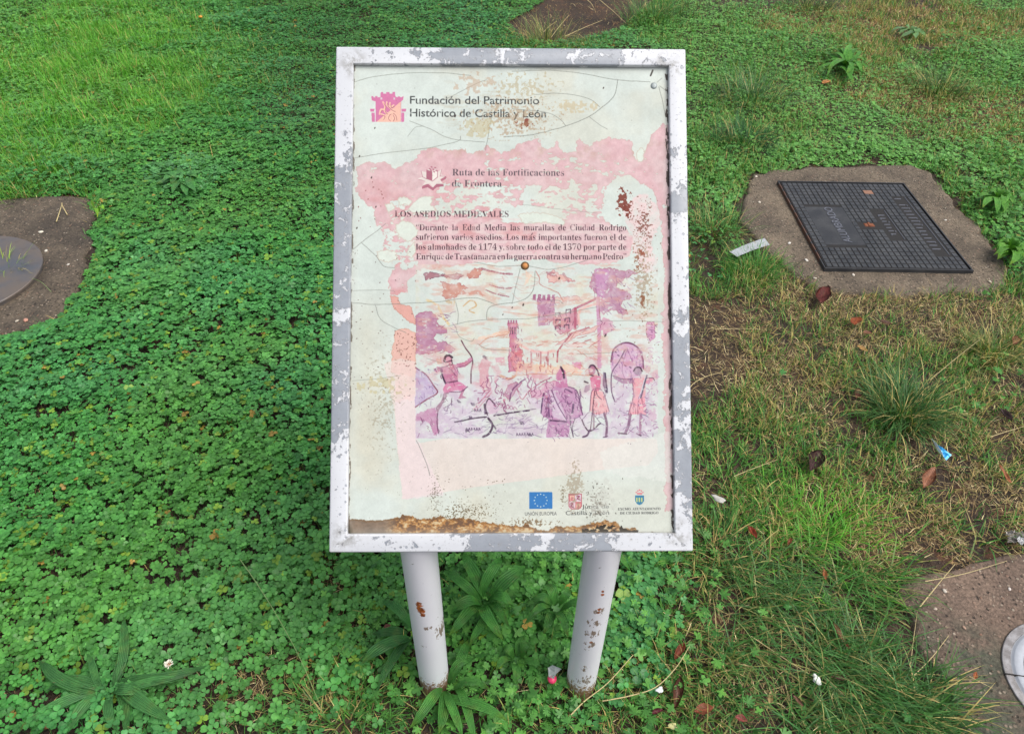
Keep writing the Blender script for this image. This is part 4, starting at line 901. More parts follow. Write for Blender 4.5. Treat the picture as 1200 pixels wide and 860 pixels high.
    bm = bmesh.new(); qx, qy = loc(1018, 224); slabbox(bm, qx-.022, qx+.02, qy-.018, qy+.016, .014, .0195, .002); bm_obj('hinge_lug', bm, simple('pale rust', (140, 104, 84), .85, 0, .3, 150), root)
    # ALUMBRADO, raised, reading away from the camera
    cv_ = bpy.data.curves.new('lettering', 'FONT'); cv_.body = 'ALUMBRADO'; cv_.size = 1; cv_.extrude = .0
    tmp = bpy.data.objects.new('tmp', cv_); m0 = tmp.to_mesh(); xs = [v.co.x for v in m0.vertices]; ww = max(xs)-min(xs); xmin = min(xs)
    bm = bmesh.new(); bm.from_mesh(m0); tmp.to_mesh_clear(); bpy.data.objects.remove(tmp)
    Lh = (R1[3]-R1[2])*.90; k = Lh/ww; kh = .046
    for v in bm.verts:
        a, b = (v.co.x-xmin)*k, v.co.y*kh; v.co = Vector((R1[0]*.42+R1[1]*.58-b+kh*.35, R1[2]+.02+a, .0170))
    ex = bmesh.ops.extrude_face_region(bm, geom=bm.faces[:]); bmesh.ops.translate(bm, vec=(0, 0, .0035), verts=[q for q in ex['geom'] if isinstance(q, bmesh.types.BMVert)])
    worn = simple('worn iron', (112, 114, 122), .4, .3, .2, 120); bm_obj('lettering', bm, worn, root)
    # two worn, unreadable cast inscriptions, and their raised borders
    rr = np.random.default_rng(3); bm = bmesh.new()
    for (r_, n_) in ((R2, 8), (R3, 16)):
        for q in range(n_):
            y0 = r_[3]-.016-(r_[3]-r_[2]-.03)*q/n_; mx = (r_[0]+r_[1])/2; hw = (r_[1]-r_[0])*.30
            if rr.random() < .15: continue
            slabbox(bm, mx-hw, mx+hw*rr.uniform(.2, 1), y0-.0022, y0+.0022, .0145, .0185, .0008)
            if rr.random() < .6: s_ = rr.choice([-1, 1])*hw*.8; slabbox(bm, mx+s_-.002, mx+s_+.002, y0-.009, y0+.0015, .0145, .0183, .0008)
        slabbox(bm, r_[1]-.0005, r_[1]+.0025, r_[2], r_[3], .0145, .0180, .0006)
    bm_obj('worn_inscription', bm, worn, root)
cover()

def sharpen(o, deg=25):
    try: o.data.set_sharp_from_angle(angle=math.radians(deg))
    except Exception: pass
def lathe(bm, prof, n=96, cx=0, cy=0):
    rows = [[bm.verts.new((cx+r_*math.cos(2*PI*i/n), cy+r_*math.sin(2*PI*i/n), z)) for i in range(n)] for (r_, z) in prof]
    for a, b in zip(rows, rows[1:]):
        for i in range(n): bm.faces.new((a[i], a[(i+1) % n], b[(i+1) % n], b[i]))
    return rows
# round recessed light, lower right
root = thing('ground_light', 'round metal ground light with pale double ring in the concrete at lower right', 'light', (1.2514, .7573, .012))
t = NT('dull steel ring'); n = t.noise(60, 5, .65); c = t.mix(t.step(n, .35, .7), s2l((128, 124, 122)), s2l((168, 166, 166)))
c = t.mix(t.math('MULTIPLY', t.step(t.noise(240, 3), .6, .68), .7), c, s2l((84, 76, 70))); t.base(c); t.rough(.4); t.b.inputs['Metallic'].default_value = .35; t.bump(n, .2, .001); ringm = t.m
bm = bmesh.new(); lathe(bm, [(.1507, -.004), (.1507, .0035), (.1495, .0045), (.1340, .0050), (.1330, .0040), (.1325, .001)]); sharpen(bm_obj('outer_ring', bm, ringm, root, smooth=True))
bm = bmesh.new(); lathe(bm, [(.1322, .001), (.1300, .0015), (.1270, .0050), (.1255, .0058), (.1090, .0062), (.1075, .005), (.1070, .001)]); bm_obj('inner_ring', bm, simple('pale aluminium', (170, 174, 180), .4, .2, .14, 90), root, smooth=True); sharpen(root.children[-1])
bm = bmesh.new(); rows = lathe(bm, [(.1068, .002), (.06, .0028), (.02, .003)]); bm.faces.new(rows[-1]); bm_obj('lens', bm, simple('grey dusty glass', (74, 74, 74), .3, 0, .3, 40), root, smooth=True)
bm = bmesh.new(); bmesh.ops.create_cube(bm, size=1, matrix=Matrix.Rotation(math.radians(172), 4, 'Z') @ Matrix.Translation((.129, 0, .0035)) @ Matrix.Diagonal((.044, .0022, .0070, 1))); bm_obj('joint', bm, simple('dark joint', (40, 36, 34), .8), root)
# round steel disc, left
root = thing('round_plate', 'smooth round metal plate with a central hole lying on mortar at the left edge', 'plate', (-1.9865, 2.1737, .018))
t = NT('dark sheet steel'); n = t.noise(5, 5, .6); c = t.mix(t.step(n, .38, .62), s2l((86, 90, 98)), s2l((108, 98, 90))); c = t.mix(t.math('MULTIPLY', t.step(t.noise(30, 5), .55, .7), .4), c, s2l((72, 60, 52)))
t.base(c); t.rough(.5); t.b.inputs['Metallic'].default_value = .15; t.bump(t.noise(50, 3), .1, .001)
bm = bmesh.new(); lathe(bm, [(.05, .004), (.05, .012), (.10, .0128), (.2635, .0125), (.2657, .0105), (.2657, .004), (.262, .003), (.262, -.006)], 128); sharpen(bm_obj('disc', bm, t.m, root, smooth=True))
bm = bmesh.new(); lathe(bm, [(.034, .0), (.034, .006), (.044, .007), (.046, .004), (.0475, 0)], 48); bm_obj('grommet', bm, simple('black rubber grommet', (38, 36, 34), .7), root, smooth=True)

# ================================================================== vegetation
rng = np.random.default_rng(7)
CLOVER = leaf_material('clover leaf', .40, .20, 'clover', bal=(1.27, 1.02, .88), gain=1.38)
GRASS = leaf_material('grass blade', .45, .20, bal=(1.02, 1.0, .92))
STRAW = leaf_material('dry straw', .7, .10, bal=(1.0, .96, .90), gain=1.6)
PLANT = leaf_material('broad leaf', .36, .18, 'plantain')
WEED = leaf_material('weed leaf', .42, .22)

# zones in which each plant grows: (x, y, rx, ry, angle, weight), as the photo's pixels seen on the ground
Z_CLOVER = [(150, 560, 330, 330, 0, 1.2), (250, 330, 210, 230, 0, 1.1), (380, 130, 130, 190, 0, 1.1), (520, 20, 170, 90, 0, 1.1), (90, 120, 150, 60, 0, .55), (20, 20, 90, 40, 0, .6), (240, 30, 100, 50, 0, .7), (900, 140, 110, 60, 0, 1.2), (1000, 165, 160, 30, 0, 1.0), (840, 60, 70, 60, 0, .9), (740, 45, 90, 16, 0, .9), (940, 35, 70, 30, 0, .7), (1150, 180, 90, 60, 0, .6), (1170, 75, 60, 40, 0, 1.1), (1140, 165, 60, 30, 0, 1.0), (1040, 85, 40, 16, 0, .9), (1170, 10, 50, 14, 0, .9), (1050, 90, 60, 25, 0, .5),
            (600, 690, 130, 60, 0, .8), (740, 700, 90, 70, 0, .8), (420, 720, 70, 90, 0, .65), (640, 800, 110, 70, 0, .55), (760, 780, 40, 40, 0, .4), (1185, 270, 40, 50, 0, .7), (845, 230, 40, 40, 0, .6), (600, 400, 210, 300, 0, .7), (380, 620, 60, 110, 0, .7), (990, 120, 60, 60, 0, .6)]
Z_GRASS = [(170, 60, 160, 60, 0, 1.0), (60, 130, 120, 70, 0, .9), (190, 120, 130, 40, 0, .8), (40, 215, 80, 28, 0, 1.0), (330, 70, 60, 60, 0, .15), (870, 110, 90, 90, 0, .6), (900, 180, 60, 40, 0, .3), (1080, 60, 160, 70, 0, .5), (1150, 200, 90, 80, 0, .8), (830, 200, 50, 60, 0, .8), (840, 330, 60, 45, 0, 1.0), (860, 540, 90, 110, 0, 1.0), (980, 620, 110, 60, 0, 1.1), (900, 720, 150, 150, 0, 1.1), (780, 640, 60, 80, 0, .6), (760, 820, 120, 60, 0, .8), (1060, 470, 110, 70, 0, .7), (1150, 400, 100, 70, 0, .7), (1130, 550, 100, 60, 0, .6), (990, 400, 120, 60, 0, .5), (400, 830, 90, 60, 0, .6), (1040, 830, 100, 60, 0, .9), (640, 50, 60, 14, 0, .8), (760, 20, 50, 40, 0, .7), (1190, 330, 40, 50, 0, .8), (600, 830, 180, 60, 0, .3), (300, 310, 50, 16, 0, .5), (40, 440, 60, 30, 0, .35)]
Z_DRY = [(1010, 385, 130, 40, 0, 1.3), (1110, 370, 110, 26, 0, 1.8), (1050, 350, 120, 14, 0, 1.2), (900, 400, 80, 60, 0, .9), (940, 470, 90, 50, 0, .9), (1080, 590, 130, 60, 0, 1.1), (1160, 500, 90, 90, 0, .8), (1070, 650, 80, 34, 0, 1.2), (1030, 25, 110, 20, 0, 1.7), (1130, 35, 90, 24, 0, 1.5), (930, 30, 60, 14, 0, 1.0), (1020, 70, 40, 30, 0, .8), (1040, 110, 50, 18, 0, 1.6), (1130, 140, 60, 25, 0, 1.4), (940, 130, 60, 60, 0, .35), (280, 820, 90, 45, 0, 1.0), (390, 700, 40, 70, 0, .9), (400, 790, 60, 60, 0, .7), (60, 600, 60, 70, 0, .25), (70, 244, 60, 10, 0, 1.0), (860, 640, 120, 140, 0, .45), (900, 800, 150, 90, 0, .45), (700, 820, 120, 60, 0, .4), (30, 800, 60, 80, 0, .5), (900, 330, 60, 30, 0, .4), (660, 50, 80, 10, 0, .7), (1190, 600, 60, 50, 0, .8), (40, 490, 60, 20, 0, .3), (1180, 140, 60, 50, 0, .5)]
def zone(Z, px, py):
    s = np.zeros(len(px))
    for (cx, cy, rx, ry, a, w) in Z:
        s = s+w*np.exp(-(((px-cx)/rx)**2+((py-cy)/ry)**2)**1.3)
    return s
def scatter(n_m2, pad=50):
    x0, x1, y0, y1 = -4.4, 4.6, .42, 6.5
    n = int((x1-x0)*(y1-y0)*n_m2)
    P = np.stack([rng.uniform(x0, x1, n), rng.uniform(y0, y1, n)], 1)
    px, py, z = project(np.c_[P, np.zeros(n)])
    padx = pad*np.ones(n)
    k = (px > -pad*1.3) & (px < 1200+pad*1.3) & (py > -pad) & (py < 860+pad*1.6) & (z > .2)
    # keep the strip behind the board too: it shows as soon as one steps aside
    P, px, py, z = P[k], px[k], py[k], z[k]
    wx = 26*(fbm(P[:, 0]*6+50, P[:, 1]*6+50, 201, 4)-.5)*2*(z/2)**-.3; wy = 18*(fbm(P[:, 0]*6+90, P[:, 1]*6+10, 205, 4)-.5)*2
    return P, px, py, px+wx, py+wy, z

class Acc:
    def __init__(s): s.V = []; s.T = []; s.U = []; s.F = {}; s.n = 0
    def add(s, V, F, T, U):
        for f in F:
            s.F.setdefault(f.shape[1], []).append(f+s.n)
        s.V.append(V); s.T.append(T); s.U.append(U); s.n += len(V)
    def mesh(s, name, mat, smooth=True):
        return mesh_np(name, np.concatenate(s.V), [np.concatenate(v) for v in s.F.values()], mat, {'tint': np.concatenate(s.T), 'leaf_uv': np.concatenate(s.U)}, smooth)
    def tris(s): return sum((k-2)*sum(len(x) for x in v) for k, v in s.F.items())

def instance(protoV, protoF, protoU, P, R, scale, tint):
    """copies of a small leaf mesh turned by R (n,3,3), all joined"""
    n = len(P); m = len(protoV)
    V = np.einsum('nij,mj->nmi', R, protoV)*scale[:, None, None]+P[:, None, :]
    off = (np.arange(n)*m)[:, None, None]
    F = [(f[None]+off).reshape(-1, f.shape[1]) for f in protoF]
    return V.reshape(-1, 3), F, np.repeat(tint, m, 0), np.tile(protoU, (n, 1))
def rot_from(tilt_dir, tilt, spin):
    """z axis leaned by tilt towards tilt_dir, spun about itself"""
    n = len(tilt); ca, sa = np.cos(tilt_dir), np.sin(tilt_dir); ct, st_ = np.cos(tilt), np.sin(tilt)
    K = np.zeros((n, 3, 3)); ax = np.stack([-sa, ca, np.zeros(n)], 1)
    K[:, 0, 1] = -ax[:, 2]; K[:, 0, 2] = ax[:, 1]; K[:, 1, 0] = ax[:, 2]; K[:, 1, 2] = -ax[:, 0]; K[:, 2, 0] = -ax[:, 1]; K[:, 2, 1] = ax[:, 0]
    R = np.eye(3)[None]+st_[:, None, None]*K+(1-ct)[:, None, None]*(K@K)
    cs, ss = np.cos(spin), np.sin(spin); Q = np.zeros((n, 3, 3)); Q[:, 0, 0] = cs; Q[:, 0, 1] = -ss; Q[:, 1, 0] = ss; Q[:, 1, 1] = cs; Q[:, 2, 2] = 1
    return R@Q
def clover_proto(lod, r):
    V = []; F3 = []; F4 = []; U = []
    for k in range(3):
        a = k*2*PI/3+r.uniform(-.12, .12); ca, sa = math.cos(a), math.sin(a); fold = r.uniform(.05, .22); droop = r.uniform(-.12, .16); sz = r.uniform(.9, 1.08)
        if lod == 0: L = [(.03, 0), (.50, 0), (.95, 0), (.16, -.22), (.42, -.46), (.76, -.52), (1.02, -.26), (.16, .22), (.42, .46), (.76, .52), (1.02, .26)]
        elif lod == 1: L = [(.03, 0), (.96, 0), (.34, -.46), (.90, -.46), (.34, .46), (.90, .46)]
        else: L = [(.0, 0), (.55, -.50), (1.0, 0), (.55, .50)]
        b = len(V)
        for (x, y) in L:
            z = fold*abs(y)*1.3-droop*x*x-.04*(x-.5)**2; x *= sz; y *= sz
            V.append((x*ca-y*sa, x*sa+y*ca, z)); U.append((x, abs(y), k))
        if lod == 0: F3 += [(b, b+3, b+1), (b+3, b+4, b+1), (b, b+1, b+7), (b+7, b+1, b+8)]; F4 += [(b+1, b+4, b+5, b+2), (b+1, b+2, b+9, b+8)]; F3 += [(b+2, b+5, b+6), (b+2, b+10, b+9)]
        elif lod == 1: F4 += [(b, b+2, b+3, b+1), (b, b+1, b+5, b+4)]
        else: F4 += [(b, b+1, b+2, b+3)]
    F = []
    if F3: F.append(np.array(F3))
    if F4: F.append(np.array(F4))
    return np.array(V), F, np.array(U, float)
def veg_free(P, m=.012, wob=.05):
    d = slab_dist(P[:, 0], P[:, 1])+wob*(fbm(P[:, 0]*12, P[:, 1]*12, 221, 3)-.5)*2
    far = signed(OUT['far'], P[:, 0], P[:, 1]); mid = signed(OUT['mid'], P[:, 0], P[:, 1])
    legs = np.minimum(np.hypot(P[:, 0]+.1553, P[:, 1]-.742), np.hypot(P[:, 0]-.1628, P[:, 1]-.742))
    return (d > m), (far > .02), (mid > 0.03), legs > .040

def clover_patch():
    P, px0, py0, px, py, z = scatter(14500)
    c = zone(Z_CLOVER, px, py); g = zone(Z_GRASS, px, py); d = zone(Z_DRY, px, py)
    f, fa, mi, lg = veg_free(P, .006)
    gaps = fbm(P[:, 0]*5+11, P[:, 1]*5+70, 231, 4)
    dens = np.clip(c*1.25-.15-.22*((px > 800) & (py > 330)), 0, 1)*np.clip(1-.55*np.clip(g*.8+d-.2, 0, 1), 0, 1)*np.clip((gaps-.16)*8, .35, 1)
    dens *= np.where(z > 2.6, .92, .66)
    k = (rng.random(len(P)) < dens) & f & fa & mi & lg
    P, px, py, z = P[k], px0[k], py0[k], z[k]; n = len(P)
    gx = height(P[:, 0], P[:, 1]); can = fbm(P[:, 0]*7+31, P[:, 1]*7+3, 241, 3)
    can2 = fbm(P[:, 0]*26+31, P[:, 1]*26+3, 243, 2)
    leftz = np.clip((500-px)/100, 0, 1)
    top = (.018+.042*can)*(.65+.5*leftz)+.022*(can2-.4)
    edge = np.clip(slab_dist(P[:, 0], P[:, 1])/.10, .25, 1)
    h = np.maximum(.008, top*edge*rng.uniform(.25, 1.0, n)**.55)
    size = rng.uniform(.0062, .0134, n)*np.where(rng.random(n) < .06, 1.35, 1)*np.where(px > 790, .92, 1.0)*np.where((px > 300) & (py < 170), .78, 1.0)*np.where((px > 780) & (py < 220), .88, 1.0)*(.82+.36*can)
    size *= np.where((z < 1.9), 1.10, 1.0)
    big = (np.hypot((px-215)/45, (py-212)/26) < 1); size = np.where(big, size*1.25, size)
    V3 = np.c_[P, gx+h]
    R = rot_from(rng.uniform(0, 2*PI, n), np.abs(rng.normal(0, .30, n)), rng.uniform(0, 2*PI, n))
    # colour
    main = s2l((62, 132, 66)); dark = s2l((40, 102, 52)); yel = s2l((112, 160, 62)); gry = s2l((104, 164, 88)); blu = s2l((66, 136, 88))
    a = fbm(P[:, 0]*3+5, P[:, 1]*3+9, 251, 4)[:, None]; q = rng.random((n, 1))
    T = main*(1-np.clip((a-.4)*3, 0, 1))+blu*np.clip((a-.4)*3, 0, 1)
    T = T*(1-.55*q)+dark*(.55*q); pt = np.clip((fbm(P[:, 0]*2.2+60, P[:, 1]*2.2+20, 257, 4)-.5)*5, 0, 1)[:, None]; T = T*(1-.16*pt)+s2l((104, 152, 60))*.16*pt
    T = np.where(rng.random((n, 1)) < .05, yel*.7, T)
    right = np.clip((px-700)/120, 0, 1)[:, None]*np.clip((300-py)/80, 0, 1)[:, None]; T = T*(1-.6*right)+gry*.6*right
    tl = (np.clip((300-px)/200, 0, 1)*np.clip((230-py)/100, 0, 1))[:, None]; T = T*(1-.4*tl)+s2l((100, 160, 60))*.4*tl
    tc2 = (np.clip(1-np.abs(px-400)/150, 0, 1)*np.clip((260-py)/120, 0, 1))[:, None]; T = T*(1-.25*tc2)
    T = np.where((big & (rng.random(n) < .5))[:, None], s2l((70, 130, 82)), T)
    old = (rng.random(n) < .006)[:, None]; T = np.where(old, s2l((130, 116, 60)), T)
    T = T*rng.uniform(.68, 1.32, (n, 1))
    acc = Acc()
    lod = np.where(z < 1.75, 0, np.where(z < 2.9, 1, 2)); var = rng.integers(0, 5, n)
    rr = np.random.default_rng(77)
    for L in range(3):
        for v in range(5):
            s = (lod == L) & (var == v)
            if not s.any(): continue
            pv, pf, pu = clover_proto(L, rr); acc.add(*instance(pv, pf, pu, V3[s], R[s], size[s], T[s]))
    # stalks of the nearer leaves
    s = (z < 2.2) & (h > .015); m_ = s.sum(); A = V3[s]; B = A.copy(); B[:, 2] = gx[s]; B[:, :2] += rng.normal(0, .012, (m_, 2)); w = np.array([.0006, 0, 0])
    V = np.stack([A-w, A+w, B+w, B-w], 1).reshape(-1, 3); F = np.arange(m_*4).reshape(-1, 4)
    acc.add(V, [F], np.repeat(T[s]*1.1, 4, 0), np.tile([.3, .5, 0], (m_*4, 1)))
    print('clover', n, acc.tris())
    o = link('clover_cover', acc.mesh('clover_cover', CLOVER)); o['kind'] = 'stuff'
    tag(o, 'dense carpet of small three part clover leaves covering the lawn on the left and top', 'clover')
clover_patch()

def blades(P, head, lean, length, width, curl, tint, segs, twist=0.0):
    n = len(P); th = lean.copy(); pos = P.copy(); rows = []
    d = np.stack([np.cos(head), np.sin(head)], 1); side = np.stack([-d[:, 1], d[:, 0]], 1)
    for k in range(segs+1):
        t = k/segs; w = width*(1-t**1.6)*.5+.0001
        if k < segs:
            sx = np.c_[side*w[:, None], np.zeros(n)]; rows += [pos-sx, pos+sx]
        else: rows.append(pos.copy())
        st_ = length/segs
        pos = pos+np.c_[d*(np.sin(th)*st_)[:, None], np.cos(th)*st_]
        th = th+curl/segs
    m = 2*segs+1; V = np.stack(rows, 1).reshape(-1, 3); b = (np.arange(n)*m)[:, None]
    F4 = [b+np.array([[2*k, 2*k+1, 2*k+3, 2*k+2]]) for k in range(segs-1)]
    F3 = b+np.array([[2*segs-2, 2*segs-1, 2*segs]])
    F = [F3]+([np.concatenate(F4)] if F4 else [])
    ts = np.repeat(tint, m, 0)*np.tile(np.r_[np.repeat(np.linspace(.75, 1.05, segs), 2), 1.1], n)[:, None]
    return V, F, ts, np.tile([.5, .5, 0.], (n*m, 1))

def grass_cover():
    acc = Acc(); P, px0, py0, px, py, z = scatter(22000)
    g = zone(Z_GRASS, px, py); cl = zone(Z_CLOVER, px, py); d = zone(Z_DRY, px, py); f, fa, mi, lg = veg_free(P, -.004)
    tuft = fbm(P[:, 0]*11+3, P[:, 1]*11+8, 261, 3)
    dens = np.clip((g+.35*d)*1.1-.1, 0, 1)*(1-.55*np.clip(d-.6, 0, 1))*np.clip((tuft-.28)*4, .15, 1); dens = np.maximum(dens, .06*np.clip(cl, 0, 1))
    k = (rng.random(len(P)) < dens*.95) & f & fa & (mi | (rng.random(len(P)) < .05)) & lg
    P, px, py, z, tf = P[k], px0[k], py0[k], z[k], tuft[k]; n = len(P); gx = height(P[:, 0], P[:, 1])
    longz = np.clip((px-800)/60, 0, 1)*np.clip((py-600)/80, 0, 1)
    L = rng.uniform(.025, .062, n)*(.7+.7*tf)*(1+1.1*longz*(rng.random(n) < .5))
    L *= 1+.6*np.clip((330-px)/80, 0, 1)*np.clip((260-py)/60, 0, 1)
    head = rng.uniform(0, 2*PI, n); flow = (rng.random(n) < .5*longz+.15); head = np.where(flow, rng.normal(-.9, .5, n), head)
    lean = rng.uniform(.1, 1.1, n)*(1+.25*longz); curl = rng.uniform(.1, 1.1, n); w = rng.uniform(.0012, .0036, n)*np.where(z > 3, 1.25, 1.0)*(1+.25*longz)
    ga = s2l((84, 136, 58)); gb = s2l((56, 108, 54)); gc = s2l((120, 134, 74)); gy = s2l((104, 170, 58)); st_ = s2l((176, 160, 104))
    q = rng.random((n, 1)); T = ga*(1-q)+gb*q; T = np.where(rng.random((n, 1)) < .16, gc, T)
    tl = (np.clip((330-px)/150, 0, 1)*np.clip((260-py)/80, 0, 1))[:, None]; T = T*(1-.6*tl)+gy*.6*tl
    br = (np.exp(-((px-970)/70)**2-((py-630)/50)**2))[:, None]; T = T*(1-.6*br)+s2l((100, 170, 50))*.6*br
    fy_ = (rng.random(n) < .10+.26*np.clip(zone(Z_DRY, px, py), 0, 1))[:, None]; T = np.where(fy_, st_*.85, T)
    lz = longz[:, None]; T = T*(1-.45*lz)+s2l((66, 104, 66))*.45*lz*1.0
    T = T*rng.uniform(.75, 1.2, (n, 1))
    V3 = np.c_[P, gx-.002]; nearm = z < 2.2
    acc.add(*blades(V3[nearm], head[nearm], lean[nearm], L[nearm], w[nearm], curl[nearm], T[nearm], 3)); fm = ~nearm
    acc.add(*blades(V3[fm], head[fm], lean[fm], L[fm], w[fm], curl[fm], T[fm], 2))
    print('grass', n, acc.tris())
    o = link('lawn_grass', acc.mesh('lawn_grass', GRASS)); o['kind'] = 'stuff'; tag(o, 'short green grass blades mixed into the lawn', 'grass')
    # dry straw and thatch
    acc = Acc(); P, px0, py0, px, py, z = scatter(30000)
    d = zone(Z_DRY, px, py); g = zone(Z_GRASS, px, py); f, fa, mi, lg = veg_free(P, -.012); tuft = fbm(P[:, 0]*14+3, P[:, 1]*14+8, 271, 3)
    dens = np.clip(d*1.0-.08, 0, 1)*np.clip((tuft-.28)*4, .08, 1)*.85; dens = np.maximum(dens, .05*np.clip(g, 0, 1)); dens = np.maximum(dens, .30*((~mi))); dens = np.where(~fa, .05, dens)
    k = (rng.random(len(P)) < dens) & f & lg; P, px, py, z = P[k], px0[k], py0[k], z[k]; n = len(P)
    L = rng.uniform(.008, .034, n)*np.where(rng.random(n) < .12, 1.7, 1); head = rng.uniform(0, 2*PI, n); lean = rng.uniform(.8, 1.6, n); curl = rng.uniform(-.6, 1.0, n); w = rng.uniform(.0007, .0017, n)*np.where(z > 3, 1.4, 1)
    q = rng.random((n, 1)); T = s2l((172, 154, 112))*(1-q)+s2l((98, 82, 56))*q; T = np.where(rng.random((n, 1)) < .12, s2l((96, 112, 62)), T)
    rd = (np.clip((py < 170)*1.0+(np.abs(py-640) < 40)*.5, 0, 1))[:, None]; T = T*(1-.3*rd)+s2l((150, 100, 66))*.3*rd
    T = np.where(rng.random((n, 1)) < .10, s2l((214, 200, 158)), T); T = T*rng.uniform(.7, 1.15, (n, 1))
    V3 = np.c_[P, height(P[:, 0], P[:, 1])+rng.uniform(.001, .014, n)]
    acc.add(*blades(V3, head, lean, L, w, curl, T, 2)); print('straw', n, acc.tris())
    o = link('dry_grass', acc.mesh('dry_grass', STRAW)); o['kind'] = 'stuff'; tag(o, 'short pale straw and thatch lying on the worn parts of the lawn', 'dry grass')
grass_cover()

# small lobed weeds growing through the clover under the board and on the right
def weed_proto(r, lobes=5):
    V = [(0, 0, 0)]; U = [(0, 0, 0)]; n = lobes*4; F = []
    for i in range(n+1):
        t = i/n; a = -2.3+4.6*t; rad = .45+.55*abs(math.cos((t*lobes)*PI))**.7; rad *= 1-.25*abs(a)/2.3
        V.append((rad*math.cos(a)*.9+.25, rad*math.sin(a)*.85, .12*rad*rad*abs(math.sin(a*2))-.08*rad)); U.append((rad, abs(math.sin(a)), 0))
    for i in range(n): F.append((0, i+1, i+2))
    return np.array(V), [np.array(F)], np.array(U)
def weeds():
    acc = Acc(); P, px0, py0, px, py, z = scatter(2600)
    Z = [(600, 700, 170, 90, 0, 1), (700, 780, 120, 80, 0, .9), (430, 740, 70, 90, 0, .9), (1180, 240, 50, 60, 0, .8), (1180, 300, 30, 30, 0, .8), (1140, 80, 60, 50, 0, .4), (900, 60, 80, 50, 0, .3), (560, 830, 120, 50, 0, .7), (800, 650, 60, 40, 0, .5), (760, 840, 110, 30, 0, .7), (1100, 850, 50, 20, 0, .4), (1150, 460, 60, 30, 0, .3)]
    w = zone(Z, px, py)+.05*np.clip(zone(Z_CLOVER, px, py), 0, 1); f, fa, mi, lg = veg_free(P, .01); k = (rng.random(len(P)) < w*.9) & f & fa & mi & lg; P, px, py, z = P[k], px0[k], py0[k], z[k]; n = len(P)
    gx = height(P[:, 0], P[:, 1]); h = rng.uniform(.008, .05, n); size = rng.uniform(.010, .021, n)
    R = rot_from(rng.uniform(0, 2*PI, n), np.abs(rng.normal(0, .4, n)), rng.uniform(0, 2*PI, n)); q = rng.random((n, 1))
    T = (s2l((84, 140, 66))*(1-q)+s2l((54, 104, 54))*q)*rng.uniform(.8, 1.2, (n, 1)); var = rng.integers(0, 4, n); rr = np.random.default_rng(5)
    for v in range(4):
        s = var == v; pv, pf, pu = weed_proto(rr, (5, 7, 5, 3)[v]); acc.add(*instance(pv, pf, pu, np.c_[P, gx+h][s], R[s], size[s], T[s]))
    print('weeds', n, acc.tris())
    o = link('lobed_weeds', acc.mesh('lobed_weeds', WEED)); o['kind'] = 'stuff'; tag(o, 'small lobed green weed leaves mixed with the clover', 'weeds')
weeds()

# ---- loose grit on the concrete and bare soil
def grit():
    r = np.random.default_rng(9); Q = []
    for k, n_ in (('r', 900), ('l', 900), ('b', 700), ('far', 300), ('mid', 300)):
        P = OUT[k]; c = 0; lo, hi = P.min(0)-.06, P.max(0)+.06
        lo = np.maximum(lo, (-2.9, .45)); hi = np.minimum(hi, (2.2, 6.2))
        C_ = np.c_[r.uniform(lo[0], hi[0], n_*4), r.uniform(lo[1], hi[1], n_*4)]; d = signed(P, C_[:, 0], C_[:, 1])
        pr_ = np.where(d < .04, .25+.75*np.exp(-np.abs(d)/.05), 0); C_ = C_[r.random(len(C_)) < pr_][:n_]
        zz = np.where(signed(P, C_[:, 0], C_[:, 1]) < -.01, .0125 if k in 'rlb' else 0, 0); zz = np.where(zz == 0, height(C_[:, 0], C_[:, 1])+.001, zz)
        Q.append(np.c_[C_, zz])
    P = np.concatenate(Q); P = P[np.abs(P[:, 0]-1.47) + 0*P[:, 0] > -1]; n = len(P)
    on = (P[:, 0] > 1.16) & (P[:, 0] < 1.78) & (P[:, 1] > 2.34) & (P[:, 1] < 3.08); on |= np.hypot(P[:, 0]-1.2514, P[:, 1]-.7573) < .155; on |= np.hypot(P[:, 0]+1.9865, P[:, 1]-2.1737) < .27
    P = P[~on]; n = len(P)
    V0 = np.array([(1, 0, 0), (0, 1, 0), (-1, 0, 0), (0, -1, 0), (0, 0, .7), (0, 0, -.5)], float); F0 = np.array([(0, 1, 4), (1, 2, 4), (2, 3, 4), (3, 0, 4), (1, 0, 5), (2, 1, 5), (3, 2, 5), (0, 3, 5)])
    V = V0[None]*(1+.5*(r.random((n, 6, 1))-.5))*np.stack([np.ones(n), r.uniform(.5, 1, n), r.uniform(.5, 1, n)], 1)[:, None]
    a = r.uniform(0, 2*PI, n); R = rot_from(a, np.zeros(n)+.01, a); V = np.einsum('nij,nmj->nmi', R, V)*(.0009+.0034*r.random(n)**4)[:, None, None]+P[:, None]
    q = r.random((n, 1)); T = s2l((150, 136, 116))*(1-q)+s2l((70, 60, 50))*q; T = np.where(r.random((n, 1)) < .08, s2l((196, 188, 172)), T)
    t = NT('grit'); at = t.n('ShaderNodeAttribute', attribute_name='tint'); t.base(at.outputs['Color']); t.rough(.85)
    F = (F0[None]+(np.arange(n)*6)[:, None, None]).reshape(-1, 3)
    o = link('grit', mesh_np('grit', V.reshape(-1, 3), [F], t.m, {'tint': np.repeat(T, 6, 0)})); o['kind'] = 'stuff'; tag(o, 'loose grit and tiny stones strewn over the concrete pads and bare soil', 'grit')
grit()
